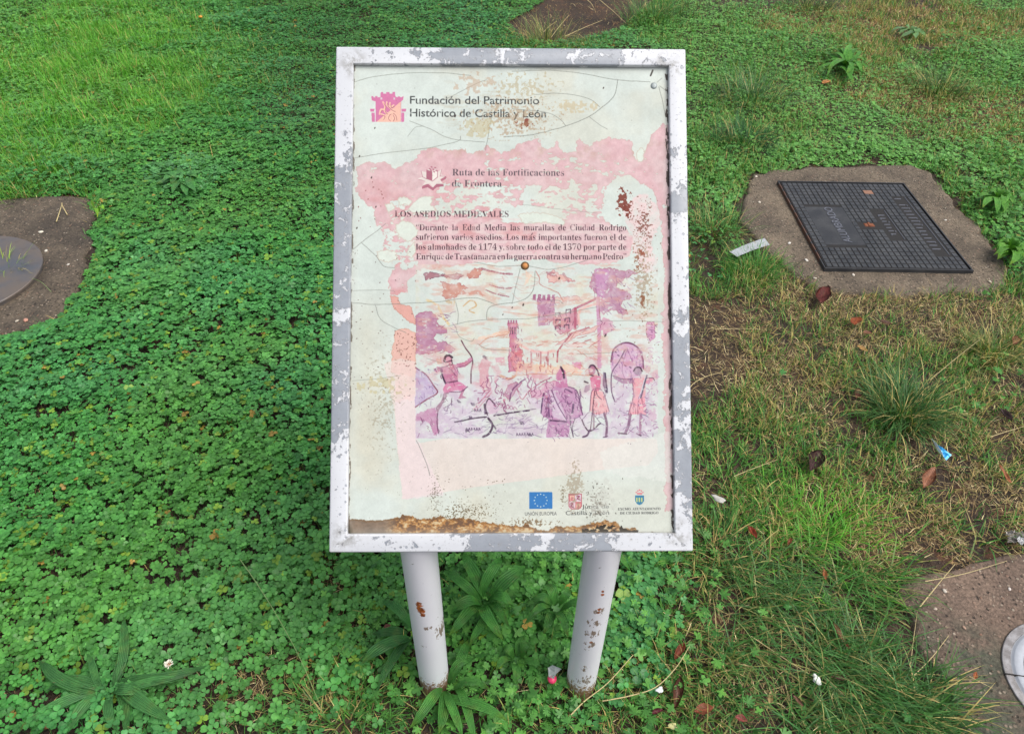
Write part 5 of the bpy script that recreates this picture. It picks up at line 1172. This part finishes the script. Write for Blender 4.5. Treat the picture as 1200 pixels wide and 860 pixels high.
# ---- single plants ----------------------------------------------------------
def gz(x, y): return float(height(np.array([x]), np.array([y]))[0])
def leaf_strip(base, tip, width, lift, tint, rnd, tipz=.02, seg=9, cup=.25, blunt=.5):
    """a lance-shaped leaf arching from base to tip, five vertices across"""
    base = np.array(base, float); tip = np.array(tip, float); d = tip-base; L = np.hypot(*d[:2]); dirx = d/ (L+1e-9)
    side = np.array([-dirx[1], dirx[0], 0]); V = []; U = []; T = []
    wav = rnd.uniform(0, 6); brown = rnd.random() < .35; bend = rnd.uniform(.03, .15)
    for i in range(seg+1):
        t = i/seg; c = base+d*t; c = c+np.array([0, 0, lift*4*t*(1-t)*(1-.35*t)])+side*bend*L*math.sin(wav+t*3.0)
        w = width*.5*(.16+.84*math.sin(PI*min(1, (t**.85)*.94+.03))**.9) if t < .99 else width*.03
        if t > .8: w *= (1-(t-.8)/.2)**.6+.02
        for s in (-1, -.5, 0, .5, 1):
            z = cup*w*abs(s)+.16*w*math.sin(11*t+s*2.4+wav)
            V.append(c+side*w*s+np.array([0, 0, z])); U.append((t, abs(s), 0)); T.append(np.array(tint)*(1.0-.12*(1-t))*(np.array([1.5, 1.0, .8]) if (t > .85 and brown) else 1))
    F = []
    for i in range(seg):
        for k in range(4): a = i*5+k; F.append((a, a+1, a+6, a+5))
    return np.array(V), np.array(F), np.array(T), np.array(U)
def clump(px, py, rx, ry, n, seed, w=1.0):
    r = np.random.default_rng(seed); a = np.arange(n)*2.399+r.uniform(0, .5, n); q = .35+.65*np.sqrt((np.arange(n)+.5)/n)
    return [(px+rx*q[i]*math.cos(a[i]), py+ry*q[i]*math.sin(a[i]), w*r.uniform(.8, 1.2)) for i in range(n)]
def plantain(label, centre, tips, width=.030, tint=(70, 128, 60), lift=.03, z0=.012, group=None, seed=1):
    cx, cy = G(*centre, .02).xy; g0 = gz(cx, cy)
    root = thing('plantain_plant', label, 'weed', (cx, cy, g0), group=group); rnd = np.random.default_rng(seed)
    for i, tp in enumerate(tips):
        tx_, ty_ = tp[:2]; wk = tp[2] if len(tp) > 2 else 1.0
        tz = rnd.uniform(.030, .062) if len(tp) < 4 else tp[3]; p = G(tx_, ty_, tz)
        tv = s2l(tint)*rnd.uniform(.75, 1.15)
        a = math.atan2(p.y-cy, p.x-cx)
        V, F, T, U = leaf_strip((.008*math.cos(a), .008*math.sin(a), z0+.02), (p.x-cx, p.y-cy, tz-g0), width*wk*.82, (lift+.008)*rnd.uniform(.5, 1.4), tv, rnd)
        link('leaf', mesh_np('leaf', V, [F], PLANT, {'tint': T, 'leaf_uv': U}, True), root)
    return root
plantain('large plantain rosette with long ribbed leaves in the clover near the bottom left corner', (132, 812),
         [(41, 777, .95), (158, 744, .85), (150, 722, .8), (52, 811, 1), (12, 858, .9), (70, 862, .95), (143, 856, .7), (206, 840, 1.05), (243, 773, 1.0), (219, 800, .8), (155, 866, .7), (112, 868, .6), (172, 812, .9), (95, 770, .6)], .034, (60, 112, 64), .015, seed=2)
plantain('dark plantain clump squeezed against the foot of the left leg of the board', (524, 808),
         [(550, 749, .9), (556, 770, .8), (477, 850, 1), (512, 860, 1), (590, 853, 1), (575, 812, .7), (566, 868, .8), (540, 866, .8)], .030, (64, 122, 58), .02, seed=3)
plantain('broad leaved plantain in the middle of the gap between the two white legs', (568, 708),
         [(530, 718, 1.1), (616, 663, 1.25), (579, 652, 1), (545, 648, 1.1), (524, 744, 1), (589, 752, 1), (604, 706, 1.1), (556, 760, .8), (520, 668, .9), (600, 732, .7)], .034, (62, 122, 56), .025, seed=4)
plantain('plantain with long leaves lying out to the left of the left leg', (482, 744), [(426, 782, 1.2), (436, 742, .9), (452, 700, .9), (444, 812, .8)], .032, (52, 104, 56), .02, seed=5)
plantain('loose plantain behind the right leg with its leaves bent over the clover', (652, 716), [(622, 700, .9), (640, 684, 1), (668, 690, .8), (690, 712, .9), (636, 742, .9), (612, 730, .7), (664, 748, .8)], .030, (58, 112, 54), .02, seed=14)
plantain('young plantain under the middle of the lower board edge between the legs', (606, 776), [(590, 758, .9), (622, 756, 1), (634, 782, .8), (600, 800, .9), (580, 786, .7), (612, 744, .8)], .028, (64, 118, 56), .02, seed=15)
plantain('bright green upright plantain among the clover above the iron cover', (990, 82), clump(990, 76, 34, 24, 26, 1), .034, (74, 134, 56), .04, seed=6)
plantain('small grey green plantain on bare red earth near the upper right corner', (1066, 40), clump(1066, 40, 22, 9, 10, 5), .045, (86, 128, 84), .02, seed=7)
plantain('pale green plantain at the right edge above the iron cover', (1168, 236), clump(1168, 236, 22, 15, 22, 2), .034, (80, 138, 58), .02, seed=8)
plantain('bright green plantain at the right edge level with the near side of the iron cover', (1182, 296), clump(1182, 296, 24, 14, 22, 3), .032, (82, 140, 56), .02, seed=9)
plantain('single young plantain at the corner of the left mortar patch', (116, 250), [(108, 240, 1), (122, 246, .8), (112, 256, .6)], .030, (112, 168, 60), .02, seed=10)
plantain('blue green broad leaves standing out of the clover above the mortar patch', (214, 214), clump(214, 212, 34, 18, 26, 4, 1.3), .030, (66, 122, 70), .01, seed=12)
plantain('dark plantain tucked in the clover at the bottom centre right of the right leg', (700, 640), [(682, 655, .8), (724, 652, .8), (740, 668, 1), (758, 650, .8)], .026, (66, 128, 60), .02, seed=13)

def tussock(label, centre, n, length, flow=None, spread=1.0, tint=((70, 108, 56), (54, 88, 52)), dry=.15, seed=1, width=.0028, r0=.03, group='grass tussocks in the lawn'):
    cx, cy = G(*centre, .01).xy; g0 = gz(cx, cy); r = np.random.default_rng(seed)
    n = int(n*1.35); a = r.uniform(0, 2*PI, n); rad = r0*1.5*r.random(n)**.7; P = np.c_[rad*np.cos(a), rad*np.sin(a), np.zeros(n)]
    head = a+r.normal(0, .75, n)
    if flow is not None: k = r.random(n) < .6; head = np.where(k, r.normal(flow, .45, n), head)
    n = len(P); L = length*.85*r.uniform(.3, 1.15, n); q = r.random((n, 1)); T = s2l(tint[0])*(1-q)+s2l(tint[1])*q; T = np.where(r.random((n, 1)) < dry, s2l((170, 156, 104)), T)*r.uniform(.75, 1.2, (n, 1))
    acc = Acc(); acc.add(*blades(P, head, r.uniform(.15, 1.05, n)*spread, L, width*r.uniform(.45, 1.35, n), r.uniform(.1, 1.9, n), T, 5))
    o = link('grass_tussock', acc.mesh('grass_tussock', GRASS), loc=(cx, cy, g0-.002)); tag(o, label, 'grass', group); return o
tussock('big dark tussock of long blades below the dry strip before the iron cover', (1058, 482), 520, .20, None, 1.1, seed=1, r0=.06)
tussock('pale bladed tussock at the right edge below the iron cover', (1165, 412), 260, .17, None, 1.1, ((104, 120, 70), (80, 100, 60)), .3, seed=2, r0=.05)
tussock('grey green fine tussock to the right of the upper corner of the board', (880, 118), 320, .30, None, 1.0, ((84, 116, 76), (64, 96, 66)), .12, seed=3, r0=.12)
tussock('dark tussock growing by the upper right red earth', (1100, 108), 420, .22, None, 1.1, ((78, 108, 58), (56, 84, 46)), .2, seed=4, r0=.10)
tussock('dark tussock above and left of the sandy concrete', (870, 168), 340, .20, None, 1.1, ((58, 104, 58), (46, 86, 52)), .1, seed=5, r0=.10)
tussock('green tussock under the white paper strip', (880, 314), 420, .13, None, 1.0, ((84, 138, 58), (58, 106, 52)), .08, seed=6, r0=.07)
tussock('long tussock lying flat toward the bottom right, beside the reddish concrete', (1000, 790), 240, .16, -1.0, 1.5, ((84, 124, 76), (58, 92, 56)), .12, seed=7, r0=.08)
tussock('flattened grey green tussock halfway down the right side of the board', (915, 690), 220, .15, -.8, 1.5, ((92, 128, 80), (62, 96, 58)), .12, seed=8, r0=.08)
tussock('tussock at the very bottom right next to the concrete edge', (1085, 835), 260, .17, -.3, 1.4, ((74, 112, 56), (56, 92, 52)), .2, seed=9, r0=.06)
tussock('straw tipped tussock on the left rim of the bare earth hollow', (640, 46), 260, .24, None, .9, ((96, 118, 66), (82, 96, 60)), .35, seed=10, r0=.12)
tussock('green tussock on the right rim of the bare earth hollow', (765, 22), 340, .26, None, .9, ((78, 124, 58), (66, 104, 60)), .1, seed=11, r0=.14)
tussock('dark tussock at the top edge above the grey green one', (945, 8), 260, .24, None, 1.0, ((66, 100, 56), (54, 84, 50)), .2, seed=12, r0=.12)
tussock('fresh tussock in the bottom left dry patch beside the clover', (400, 845), 260, .11, None, 1.1, ((84, 130, 62), (64, 108, 60)), .2, seed=13, r0=.08)
tussock('leaning tussock left of the iron cover along the edge of the concrete', (835, 268), 300, .17, None, 1.1, ((84, 122, 60), (64, 100, 58)), .2, seed=14, r0=.08)
tussock('bright yellow green tussock near the top left of the lawn', (200, 50), 420, .13, None, 1.0, ((120, 168, 60), (92, 148, 56)), .05, seed=15, r0=.22)
tussock('bright tussock below the first one near the top left', (190, 118), 420, .12, None, 1.0, ((120, 164, 58), (90, 146, 54)), .05, seed=16, r0=.2)
tussock('yellow green tussock above the left mortar patch', (35, 205), 420, .11, None, 1.0, ((118, 160, 60), (90, 140, 54)), .08, seed=17, r0=.18)
tussock('tiny tuft growing out of the hole of the round metal plate', (8, 317), 110, .14, None, 1.1, ((160, 178, 84), (112, 150, 60)), .3, seed=18, r0=.03)
tussock('dark tussock in the clover near the lower edge of the board on its right', (838, 640), 240, .12, None, 1.2, ((74, 120, 56), (60, 98, 54)), .15, seed=19, r0=.07)
tussock('bright low tussock on the worn ground right of the board', (965, 625), 420, .08, None, 1.0, ((104, 168, 54), (78, 140, 50)), .08, seed=20, r0=.14)
tussock('low tussock at the edge of the bare patch right of the board', (850, 560), 420, .09, None, 1.1, ((84, 136, 56), (62, 110, 52)), .15, seed=21, r0=.13)

# single long stalks
STK = simple('dry stalk', (196, 178, 128), .6, 0, .15, 200); STG = simple('green stalk', (128, 152, 92), .5, 0, .15, 200)
def stalk(label, pts, r=.0011, mat=None, z=None, group='dry stalks lying about'):
    W3 = []
    for i, (a, b) in enumerate(pts):
        zz = (z[i] if z else .03); p = G(a, b, zz); W3.append(np.array(p))
    W3 = np.array(W3); Q = []; e = np.vstack([2*W3[0]-W3[1], W3, 2*W3[-1]-W3[-2]])
    for i in range(1, len(e)-2):
        for t in np.linspace(0, 1, 6, endpoint=False): Q.append(.5*(2*e[i]+(-e[i-1]+e[i+1])*t+(2*e[i-1]-5*e[i]+4*e[i+1]-e[i+2])*t*t+(-e[i-1]+3*e[i]-3*e[i+1]+e[i+2])*t**3))
    Q.append(W3[-1]); Q = np.array(Q); o0 = Q[0].copy(); Q = Q-o0; V = []; n = 5
    for i, p in enumerate(Q):
        d = Q[min(i+1, len(Q)-1)]-Q[max(i-1, 0)]; d /= np.linalg.norm(d)+1e-9; s_ = np.cross(d, (0, 0, 1)); s_ /= np.linalg.norm(s_)+1e-9; u_ = np.cross(s_, d); rr = r*(1-.6*i/len(Q))
        for k in range(n): a = 2*PI*k/n; V.append(p+rr*(math.cos(a)*s_+math.sin(a)*u_))
    F = [(i*n+k, i*n+(k+1) % n, (i+1)*n+(k+1) % n, (i+1)*n+k) for i in range(len(Q)-1) for k in range(n)]
    o = link('stalk', mesh_np('stalk', np.array(V), [np.array(F)], mat or STK, smooth=True), loc=o0); tag(o, label, 'stalk', group)
stalk('straight pale straw slanting up to the right over the corner of the reddish concrete', [(1077, 712), (1098, 686), (1119, 661)], .0016, z=[.02, .022, .025])
stalk('long thin straw crossing the slanting one, pointing at the right edge', [(1084, 681), (1130, 672), (1180, 657)], .0012, z=[.024, .03, .022])
stalk('thin straw standing along the left edge of the reddish concrete', [(1067, 778), (1071, 745), (1075, 716)], .0010, z=[.02, .02, .02])
stalk('bent straw on the mossy part of the reddish concrete', [(1068, 794), (1092, 770), (1112, 744)], .0012, z=[.025, .022, .02])
stalk('short straw with a brown tip beside the round ground light', [(1136, 792), (1149, 799), (1163, 806)], .0010, z=[.02, .02, .018])
stalk('curved pale stalk beside the bare patch next to the board', [(802, 465), (812, 450), (828, 441), (846, 436)], .0014)
stalk('straight straw lying left to right above the bare patch', [(838, 386), (865, 385), (890, 386)], .0011)
stalk('long straw pointing down left from the tussock toward the board', [(860, 558), (885, 548), (912, 538)], .0012)
stalk('long blond seed stalk leaning out of the big tussock', [(1090, 445), (1120, 420), (1148, 398)], .0012, z=[.05, .10, .14])
stalk('thin seed stalk at the right edge above the blue scrap', [(1160, 512), (1185, 504), (1205, 498)], .0012)
stalk('green stalk arching across the clover to the left of the board', [(281, 655), (300, 682), (325, 722), (352, 772), (380, 838)], .0013, STG, [.05, .07, .08, .07, .04])
stalk('tan stalk rising to the right from the foot of the right leg', [(662, 845), (684, 822), (712, 800), (742, 767)], .0016, z=[.03, .035, .05, .07])
stalk('long curved blond stalk right of the right leg', [(706, 821), (738, 815), (768, 805), (792, 782), (808, 757)], .0015, z=[.03, .04, .05, .06, .07])
stalk('grass stalk lying toward the bottom right among the flattened blades', [(880, 745), (925, 775), (975, 805)], .0012)
stalk('long grass stalk across the flattened blades ending near the white scrap', [(918, 735), (950, 775), (990, 815)], .0011)
stalk('brown stalk over the bottom of the left mortar patch', [(60, 342), (50, 332), (40, 327), (18, 322)], .0010, STG)
stalk('first dry stem at the lower left of the bare earth hollow', [(637, 38), (644, 31), (653, 25)], .0030, z=[.02, .05, .08])
stalk('second dry stem at the bare earth hollow, slanting right', [(646, 44), (655, 32), (667, 18)], .0022, z=[.02, .07, .12])
stalk('third dry stem standing in front of the bare earth hollow', [(661, 42), (666, 32), (671, 22)], .0022, z=[.02, .07, .12])
stalk('fourth dry stem lying long across the bare earth hollow', [(662, 43), (684, 33), (706, 24)], .0022, z=[.02, .02, .02])
stalk('dry stem dropping from the top edge over the bare earth hollow', [(700, -2), (718, 13), (734, 28)], .0024, z=[.10, .06, .03])
stalk('short bent stem at the top of the bare earth hollow', [(688, 0), (694, 6), (698, 15)], .0022, z=[.06, .05, .0])
stalk('two crossed dry twigs at the top of the left mortar patch', [(66, 260), (70, 248), (73, 238)], .0022, z=[.02, .03, .04])
stalk('forked dry twig on the left mortar patch beside the crossed ones', [(79, 252), (74, 243), (72, 238)], .0022, z=[.02, .03, .04])
stalk('thin dark twig lying over the lower left of the sandy concrete', [(926, 318), (936, 309), (946, 301)], .0016, simple('dark twig', (70, 58, 46), .8), [.022, .022, .022])

# ---- fallen leaves and litter -----------------------------------------------
def fallen_leaf(label, px, py, plen, ang, ratio, col, curl=.35, z=.03, seed=0, spot=None, group='fallen dry leaves'):
    """ang: direction of the leaf on the photograph, degrees; plen: its length there in pixels"""
    a = math.radians(ang); A = G(px-plen/2*math.cos(a), py+plen/2*math.sin(a), z); B = G(px+plen/2*math.cos(a), py-plen/2*math.sin(a), z)
    L = (B-A).length; yaw = math.atan2(B.y-A.y, B.x-A.x); c = (A+B)/2; r = np.random.default_rng(seed+50); bm = bmesh.new(); seg, cr = 10, 6; g = []
    for i in range(seg+1):
        t = i/seg; w = ratio*L*.5*(math.sin(PI*t)**.75)*(1+.12*math.sin(7*t+seed)); row = []
        for k in range(cr+1):
            s = -1+2*k/cr; y = w*s; zz = curl*w*(s*s)+.10*L*curl*math.sin(PI*t)*-1+.03*L*math.sin(3*t*PI+s*2+seed)+r.normal(0, .01)*w
            row.append(bm.verts.new((L*(t-.5), y*(1-curl*.25*s*s), zz)))
        g.append(row)
    for i in range(seg):
        for k in range(cr): bm.faces.new((g[i][k], g[i][k+1], g[i+1][k+1], g[i+1][k]))
    sol = bmesh.ops.solidify(bm, geom=bm.faces[:], thickness=.0005)
    t = NT('leaf '+str(col)); n = t.noise(90, 5, .65); n2 = t.noise(25, 3); cc = s2l(col); q = t.mix(t.step(n, .3, .7), cc*.65, np.minimum(cc*1.2, 1)); q = t.mix(t.step(n2, .58, .68), q, cc*.4)
    sp = t.n('ShaderNodeSeparateXYZ'); t.l(t.tc(), sp.inputs[0]); mid = t.step(t.math('ABSOLUTE', sp.outputs[1]), .0011, .0004); q = t.mix(t.math('MULTIPLY', mid, .5), q, np.minimum(cc*1.7, 1))
    t.base(q); t.rough(.55); t.bump(n, .6, .001)
    o = bm_obj('fallen_leaf', bm, t.m, None, smooth=True, loc=(c.x, c.y, z+.004), rot=(r.normal(0, .12), r.normal(0, .12), yaw)); tag(o, label, 'leaf', group); return o
LF = [('dark red brown leaf on the dry grass just below the iron cover pad', 965, 346, 24, 68, .42, (120, 56, 48), .5), ('small orange leaf in the dry grass below the sandy concrete', 1003, 377, 13, 60, .6, (176, 96, 56), .3), ('small dull orange round leaf under the orange one', 1016, 391, 10, 0, .8, (150, 104, 76), .3),
      ('pale tan oblong leaf lying flat below the orange ones', 1010, 409, 14, -18, .55, (190, 150, 88), .2), ('folded purple brown leaf right of the middle of the board', 955, 541, 30, 62, .45, (92, 66, 64), .8), ('tan pink leaf below the blue scrap', 1088, 560, 24, 62, .38, (176, 122, 92), .5),
      ('slim orange brown leaf at the right edge pointing down right', 1178, 557, 26, -48, .22, (178, 116, 76), .4), ('small rusty red leaf just right of the lower corner of the board', 881, 624, 18, -60, .5, (150, 66, 40), .6), ('curled reddish brown leaf right of the right leg', 796, 764, 24, 62, .4, (142, 76, 52), .7),
      ('long crumpled brown leaf below the reddish curled one', 794, 812, 34, 82, .42, (118, 78, 60), .9), ('orange brown oval leaf near the bottom centre right', 824, 832, 22, 8, .6, (166, 100, 70), .5), ('pinkish torn leaf at the bottom beside the orange oval one', 868, 843, 15, -20, .7, (168, 92, 84), .6),
      ('tan curled leaf beneath the white scrap to its left', 902, 818, 15, 85, .4, (182, 160, 108), .6), ('brown leaf in the flattened grass left of the white scrap', 935, 822, 18, -45, .4, (134, 98, 76), .6), ('rust coloured curled leaf halfway down beside the flattened tussock', 966, 674, 12, -80, .45, (176, 112, 70), .6),
      ('dark brown bent leaf among the flattened blades', 985, 795, 24, -8, .35, (98, 64, 52), .6), ('brown leaf in the flattened grass above the dark bent one', 985, 745, 34, -55, .22, (140, 96, 66), .5), ('tan leaf tip poking from the plantain at the bottom left', 58, 851, 16, 12, .45, (204, 146, 104), .3),
      ('tiny red brown leaf at the left of the left leg', 454, 735, 9, 30, .8, (150, 100, 84), .3), ('reddish leaf scrap on the reddish concrete beside the ground light', 1142, 792, 9, 75, .5, (178, 104, 60), .5), ('dark shrivelled leaf low in the grass near the right edge', 1178, 487, 20, -50, .5, (84, 66, 62), .8),
      ('brown leaf at the left side of the bare strip beside the pad', 1037, 349+30, 16, -10, .5, (110, 76, 56), .5), ('small pinkish leaf scrap by the tussocks near the right edge', 1190, 400, 12, 60, .5, (160, 98, 74), .5), ('small brown leaf on bare soil under the big tussock', 1005, 462, 10, 70, .6, (120, 72, 54), .5),
      ('ochre leaf at the left of the bright upper plantain', 968, 97, 10, 15, .5, (200, 140, 80), .3), ('dark leaf lying near the bottom right of the right leg', 770, 834, 14, 20, .5, (110, 44, 54), .7), ('small orange leaf near the middle of the worn grass', 925, 635, 8, 70, .5, (150, 86, 54), .5)]
for i, (lab, px, py, pl, an, ra, co, cu) in enumerate(LF): fallen_leaf(lab, px, py, pl*1.05, an, ra, co, cu, .034 if py > 300 else .03, i)

def ribbon(name, label, cat, quad, mat, z=.03, bend=.004, thick=.0006, nx=14, ny=4, crumple=.0):
    """a strip of thin material given by the four corners of its outline, bent and with thickness"""
    Q = [np.array(G(a, b, z)) for a, b in quad]; c = sum(Q)/4; bm = bmesh.new(); g = []; r = np.random.default_rng(len(label))
    for i in range(nx+1):
        s = i/nx; row = []
        for k in range(ny+1):
            t = k/ny; p = (Q[0]*(1-s)+Q[1]*s)*(1-t)+(Q[3]*(1-s)+Q[2]*s)*t-c; p[2] += bend*math.sin(PI*s)+crumple*r.normal()
            row.append(bm.verts.new(p))
        g.append(row)
    for i in range(nx):
        for k in range(ny): bm.faces.new((g[i][k], g[i+1][k], g[i+1][k+1], g[i][k+1]))
    bmesh.ops.solidify(bm, geom=bm.faces[:], thickness=thick)
    return tag(bm_obj(name, bm, mat, None, smooth=crumple == 0, loc=tuple(c)), label, cat)
ribbon('paper_strip', 'narrow white paper strip lying half in grass left of the iron cover', 'litter', [(855, 295), (896, 279), (902, 287), (864, 301)], simple('wet white paper', (214, 218, 222), .6, 0, .08, 80), .045, .004)
root = thing('wrapper_scrap', 'small bright blue and white folded wrapper triangle in the grass near the right edge', 'litter', tuple(G(1103, 526, .04)))
def tri_piece(name, parent, pts, mat, z0):
    o0 = Vector(parent.location); bm = bmesh.new(); vs = [bm.verts.new(G(a, b, zz)-o0) for (a, b, zz) in pts]; bm.faces.new(vs); bmesh.ops.triangulate(bm, faces=bm.faces[:]); bmesh.ops.subdivide_edges(bm, edges=bm.edges[:], cuts=3, use_grid_fill=True)
    r = np.random.default_rng(1)
    for v in bm.verts: v.co.z += r.normal()*.0008
    bmesh.ops.solidify(bm, geom=bm.faces[:], thickness=.0005); return bm_obj(name, bm, mat, parent)
tri_piece('blue_fold', root, [(1096, 520, .045), (1104, 524, .052), (1115, 533, .04), (1109, 539, .035), (1102, 531, .04)], simple('blue foil', (40, 148, 206), .25, .2, .25, 120), 0)
tri_piece('white_edge', root, [(1092, 514, .045), (1097, 519, .056), (1103, 528, .055), (1106, 535, .05), (1099, 528, .046)], simple('white foil', (214, 226, 232), .3, 0, .1, 120), 0)
def pebble(name, label, cat, px, py, size, col, z=.03, flat=.6, seed=0, group=None, rough=.5, cuts=3, jag=.25):
    bm = bmesh.new(); bmesh.ops.create_icosphere(bm, subdivisions=cuts, radius=1); r = np.random.default_rng(seed)
    q = r.uniform(0, 50, 3)
    for v in bm.verts:
        k = 1+jag*(float(fbm(v.co.x*1.3+q[0], v.co.y*1.3+v.co.z+q[1], 300+seed % 20, 3))-.5)*2; v.co = Vector((v.co.x*size[0]*k, v.co.y*size[1]*k, v.co.z*min(size)*flat*k))
    p = G(px, py, z); o = bm_obj(name, bm, simple(name+str(seed), col, rough, 0, .12, 120), None, smooth=jag < .4, loc=(p.x, p.y, z), rot=(0, 0, r.uniform(0, PI))); return tag(o, label, cat, group)
pebble('white_scrap', 'small bright white torn scrap in the long grass at the lower right', 'litter', 957, 795, (.013, .008), (236, 236, 228), .045, .7, 3, jag=.7)
pebble('white_chip', 'tiny white plastic chip between two stalks right of the right leg', 'litter', 773, 808, (.009, .006), (224, 226, 226), .05, .6, 4, jag=.6)
pebble('paper_scrap', 'small grey papery scrap in grass below the right edge of the board', 'litter', 842, 584, (.009, .017), (182, 180, 172), .05, .5, 5, jag=.6)
pebble('yellow_scrap', 'tiny cream scrap at the bottom edge right of the right leg', 'litter', 789, 850, (.007, .010), (220, 214, 150), .03, .6, 6, jag=.6)
root = thing('lollipop_scrap', 'round pink cap with a crumpled grey wrapper beside the foot of the right leg', 'litter', tuple(G(647, 795, .05)))
bm = bmesh.new(); bmesh.ops.create_uvsphere(bm, u_segments=20, v_segments=12, radius=.0105)
for v in bm.verts: v.co.z *= .75; v.co.x *= .95
bm_obj('pink_cap', bm, simple('pink plastic', (224, 62, 104), .35, 0, .1, 60), root, smooth=True)
tri_piece('grey_wrapper', root, [(643, 793, .058), (642, 782, .066), (647, 779, .07), (658, 783, .064), (652, 789, .06), (649, 795, .058)], simple('grey film', (140, 148, 144), .35, 0, .15, 90), 0)
root = thing('plastic_wrapper', 'crumpled clear and white plastic wrapper at the right edge above the reddish concrete', 'litter', tuple(G(1192, 632, .03)))
def crumple(name, parent, px, py, s, mat, seed, z):
    r = np.random.default_rng(seed); n = 12; g = []; bm = bmesh.new(); o0 = G(px, py, z)-Vector(parent.location)
    for i in range(n):
        row = []
        for k in range(n):
            x, y = (i/(n-1)-.5)*2, (k/(n-1)-.5)*2; zz = .6*abs(float(fbm(x*2.5+seed, y*2.5, 310, 3))-.5)*2+.1*r.normal()
            row.append(bm.verts.new(o0+Vector((x*s*(1+.2*r.normal()), y*s*.7*(1+.2*r.normal()), zz*s*.9))))
        g.append(row)
    for i in range(n-1):
        for k in range(n-1): bm.faces.new((g[i][k], g[i+1][k], g[i+1][k+1], g[i][k+1]))
    bmesh.ops.solidify(bm, geom=bm.faces[:], thickness=.0004); return bm_obj(name, bm, mat, parent)
crumple('clear_film', root, 1191, 629, .022, simple('clear film', (176, 170, 164), .15, .1, .25, 70), 2, .03); crumple('white_part', root, 1199, 634, .014, simple('white film', (238, 238, 238), .3, 0, .05, 70), 3, .035)
for i, (a, b, c_, s_) in enumerate([(1107, 692, (200, 190, 176), .006), (1096, 713, (196, 176, 160), .005), (1130, 735, (170, 140, 120), .005), (48, 272, (214, 208, 190), .010), (54, 294, (206, 200, 186), .008), (80, 310, (190, 182, 170), .007), (30, 375, (190, 140, 120), .010), (20, 376, (176, 166, 150), .007), (1108, 258, (214, 208, 196), .006), (925, 285, (214, 210, 200), .008), (945, 305, (206, 200, 190), .009), (1000, 322, (200, 190, 176), .008), (890, 237, (196, 186, 170), .009), (886, 207, (196, 186, 170), .008), (1160, 330, (196, 186, 170), .007), (955, 326, (190, 180, 166), .007), (1183, 690, (210, 200, 190), .005), (1125, 305, (190, 180, 166), .008)]):
    lab = ['small pale chip on the reddish concrete near the crossing straws', 'slim pale chip on the reddish concrete below the first chip', 'small pinkish stone on the reddish concrete left of the ground light', 'white pebble in the upper part of the left mortar patch', 'white pebble right of the round metal plate', 'pale pebble at the right part of the left mortar patch', 'reddish pebble at the lower edge of the left mortar patch', 'grey pebble beside the reddish one on the mortar', 'white pebble on the sandy concrete right of the iron cover',
           'white pebble left of the iron cover close to its frame', 'white pebble at the lower left of the iron cover', 'white pebble under the front edge of the iron cover', 'beige pebble at the left rim of the sandy concrete', 'beige pebble at the upper left rim of the sandy concrete', 'beige pebble at the lower right rim of the sandy concrete', 'beige pebble near the left front corner of the iron cover', 'tiny pale stone on the reddish concrete near the right edge', 'beige pebble right of the front corner of the iron cover'][i]
    pebble('pebble', lab, 'stone', a, b, (s_, s_*.7), c_, .0135, .6, 20+i, 'pebbles on the concrete', .8, 2, .3)
# white clover flower
root = thing('clover_flower', 'white clover flower head standing above the plantain at the bottom left', 'flower', tuple(G(198, 778, .07)))
bm = bmesh.new(); r = np.random.default_rng(4)
for i in range(42):
    u = r.uniform(-.2, 1); a = i*2.399; ph = math.acos(np.clip(u, -1, 1)); d = Vector((math.sin(ph)*math.cos(a), math.sin(ph)*math.sin(a), math.cos(ph))); t_ = d.cross(Vector((0, 0, 1)) if abs(d.z) < .95 else Vector((1, 0, 0))).normalized(); b0 = d*.003; b1 = d*r.uniform(.0085, .0115); w = .0014
    vs = [bm.verts.new(b0-t_*w*.4), bm.verts.new(b0+t_*w*.4), bm.verts.new(b1*.8+t_*w), bm.verts.new(b1+Vector((0, 0, .001))), bm.verts.new(b1*.8-t_*w)]; bm.faces.new(vs)
bm_obj('petals', bm, simple('white petals', (236, 230, 214), .5, 0, .1, 100), root)
bm = bmesh.new(); bmesh.ops.create_icosphere(bm, subdivisions=2, radius=.0045); bm_obj('centre', bm, simple('brown floret centre', (150, 96, 62), .7, 0, .3, 300), root, smooth=True)
bm = bmesh.new(); bmesh.ops.create_cone(bm, cap_ends=True, segments=6, radius1=.0009, radius2=.0009, depth=.07, matrix=Matrix.Translation((0, 0, -.036))); bm_obj('stem', bm, STG, root)
pebble('flower_head', 'tiny orange flower head in the grass near the top left', 'flower', 235, 20, (.014, .012), (206, 140, 40), .06, .6, 60)
bpy.data.curves.remove(_fc)
print('things', sum(1 for o in S.objects if 'category' in o))
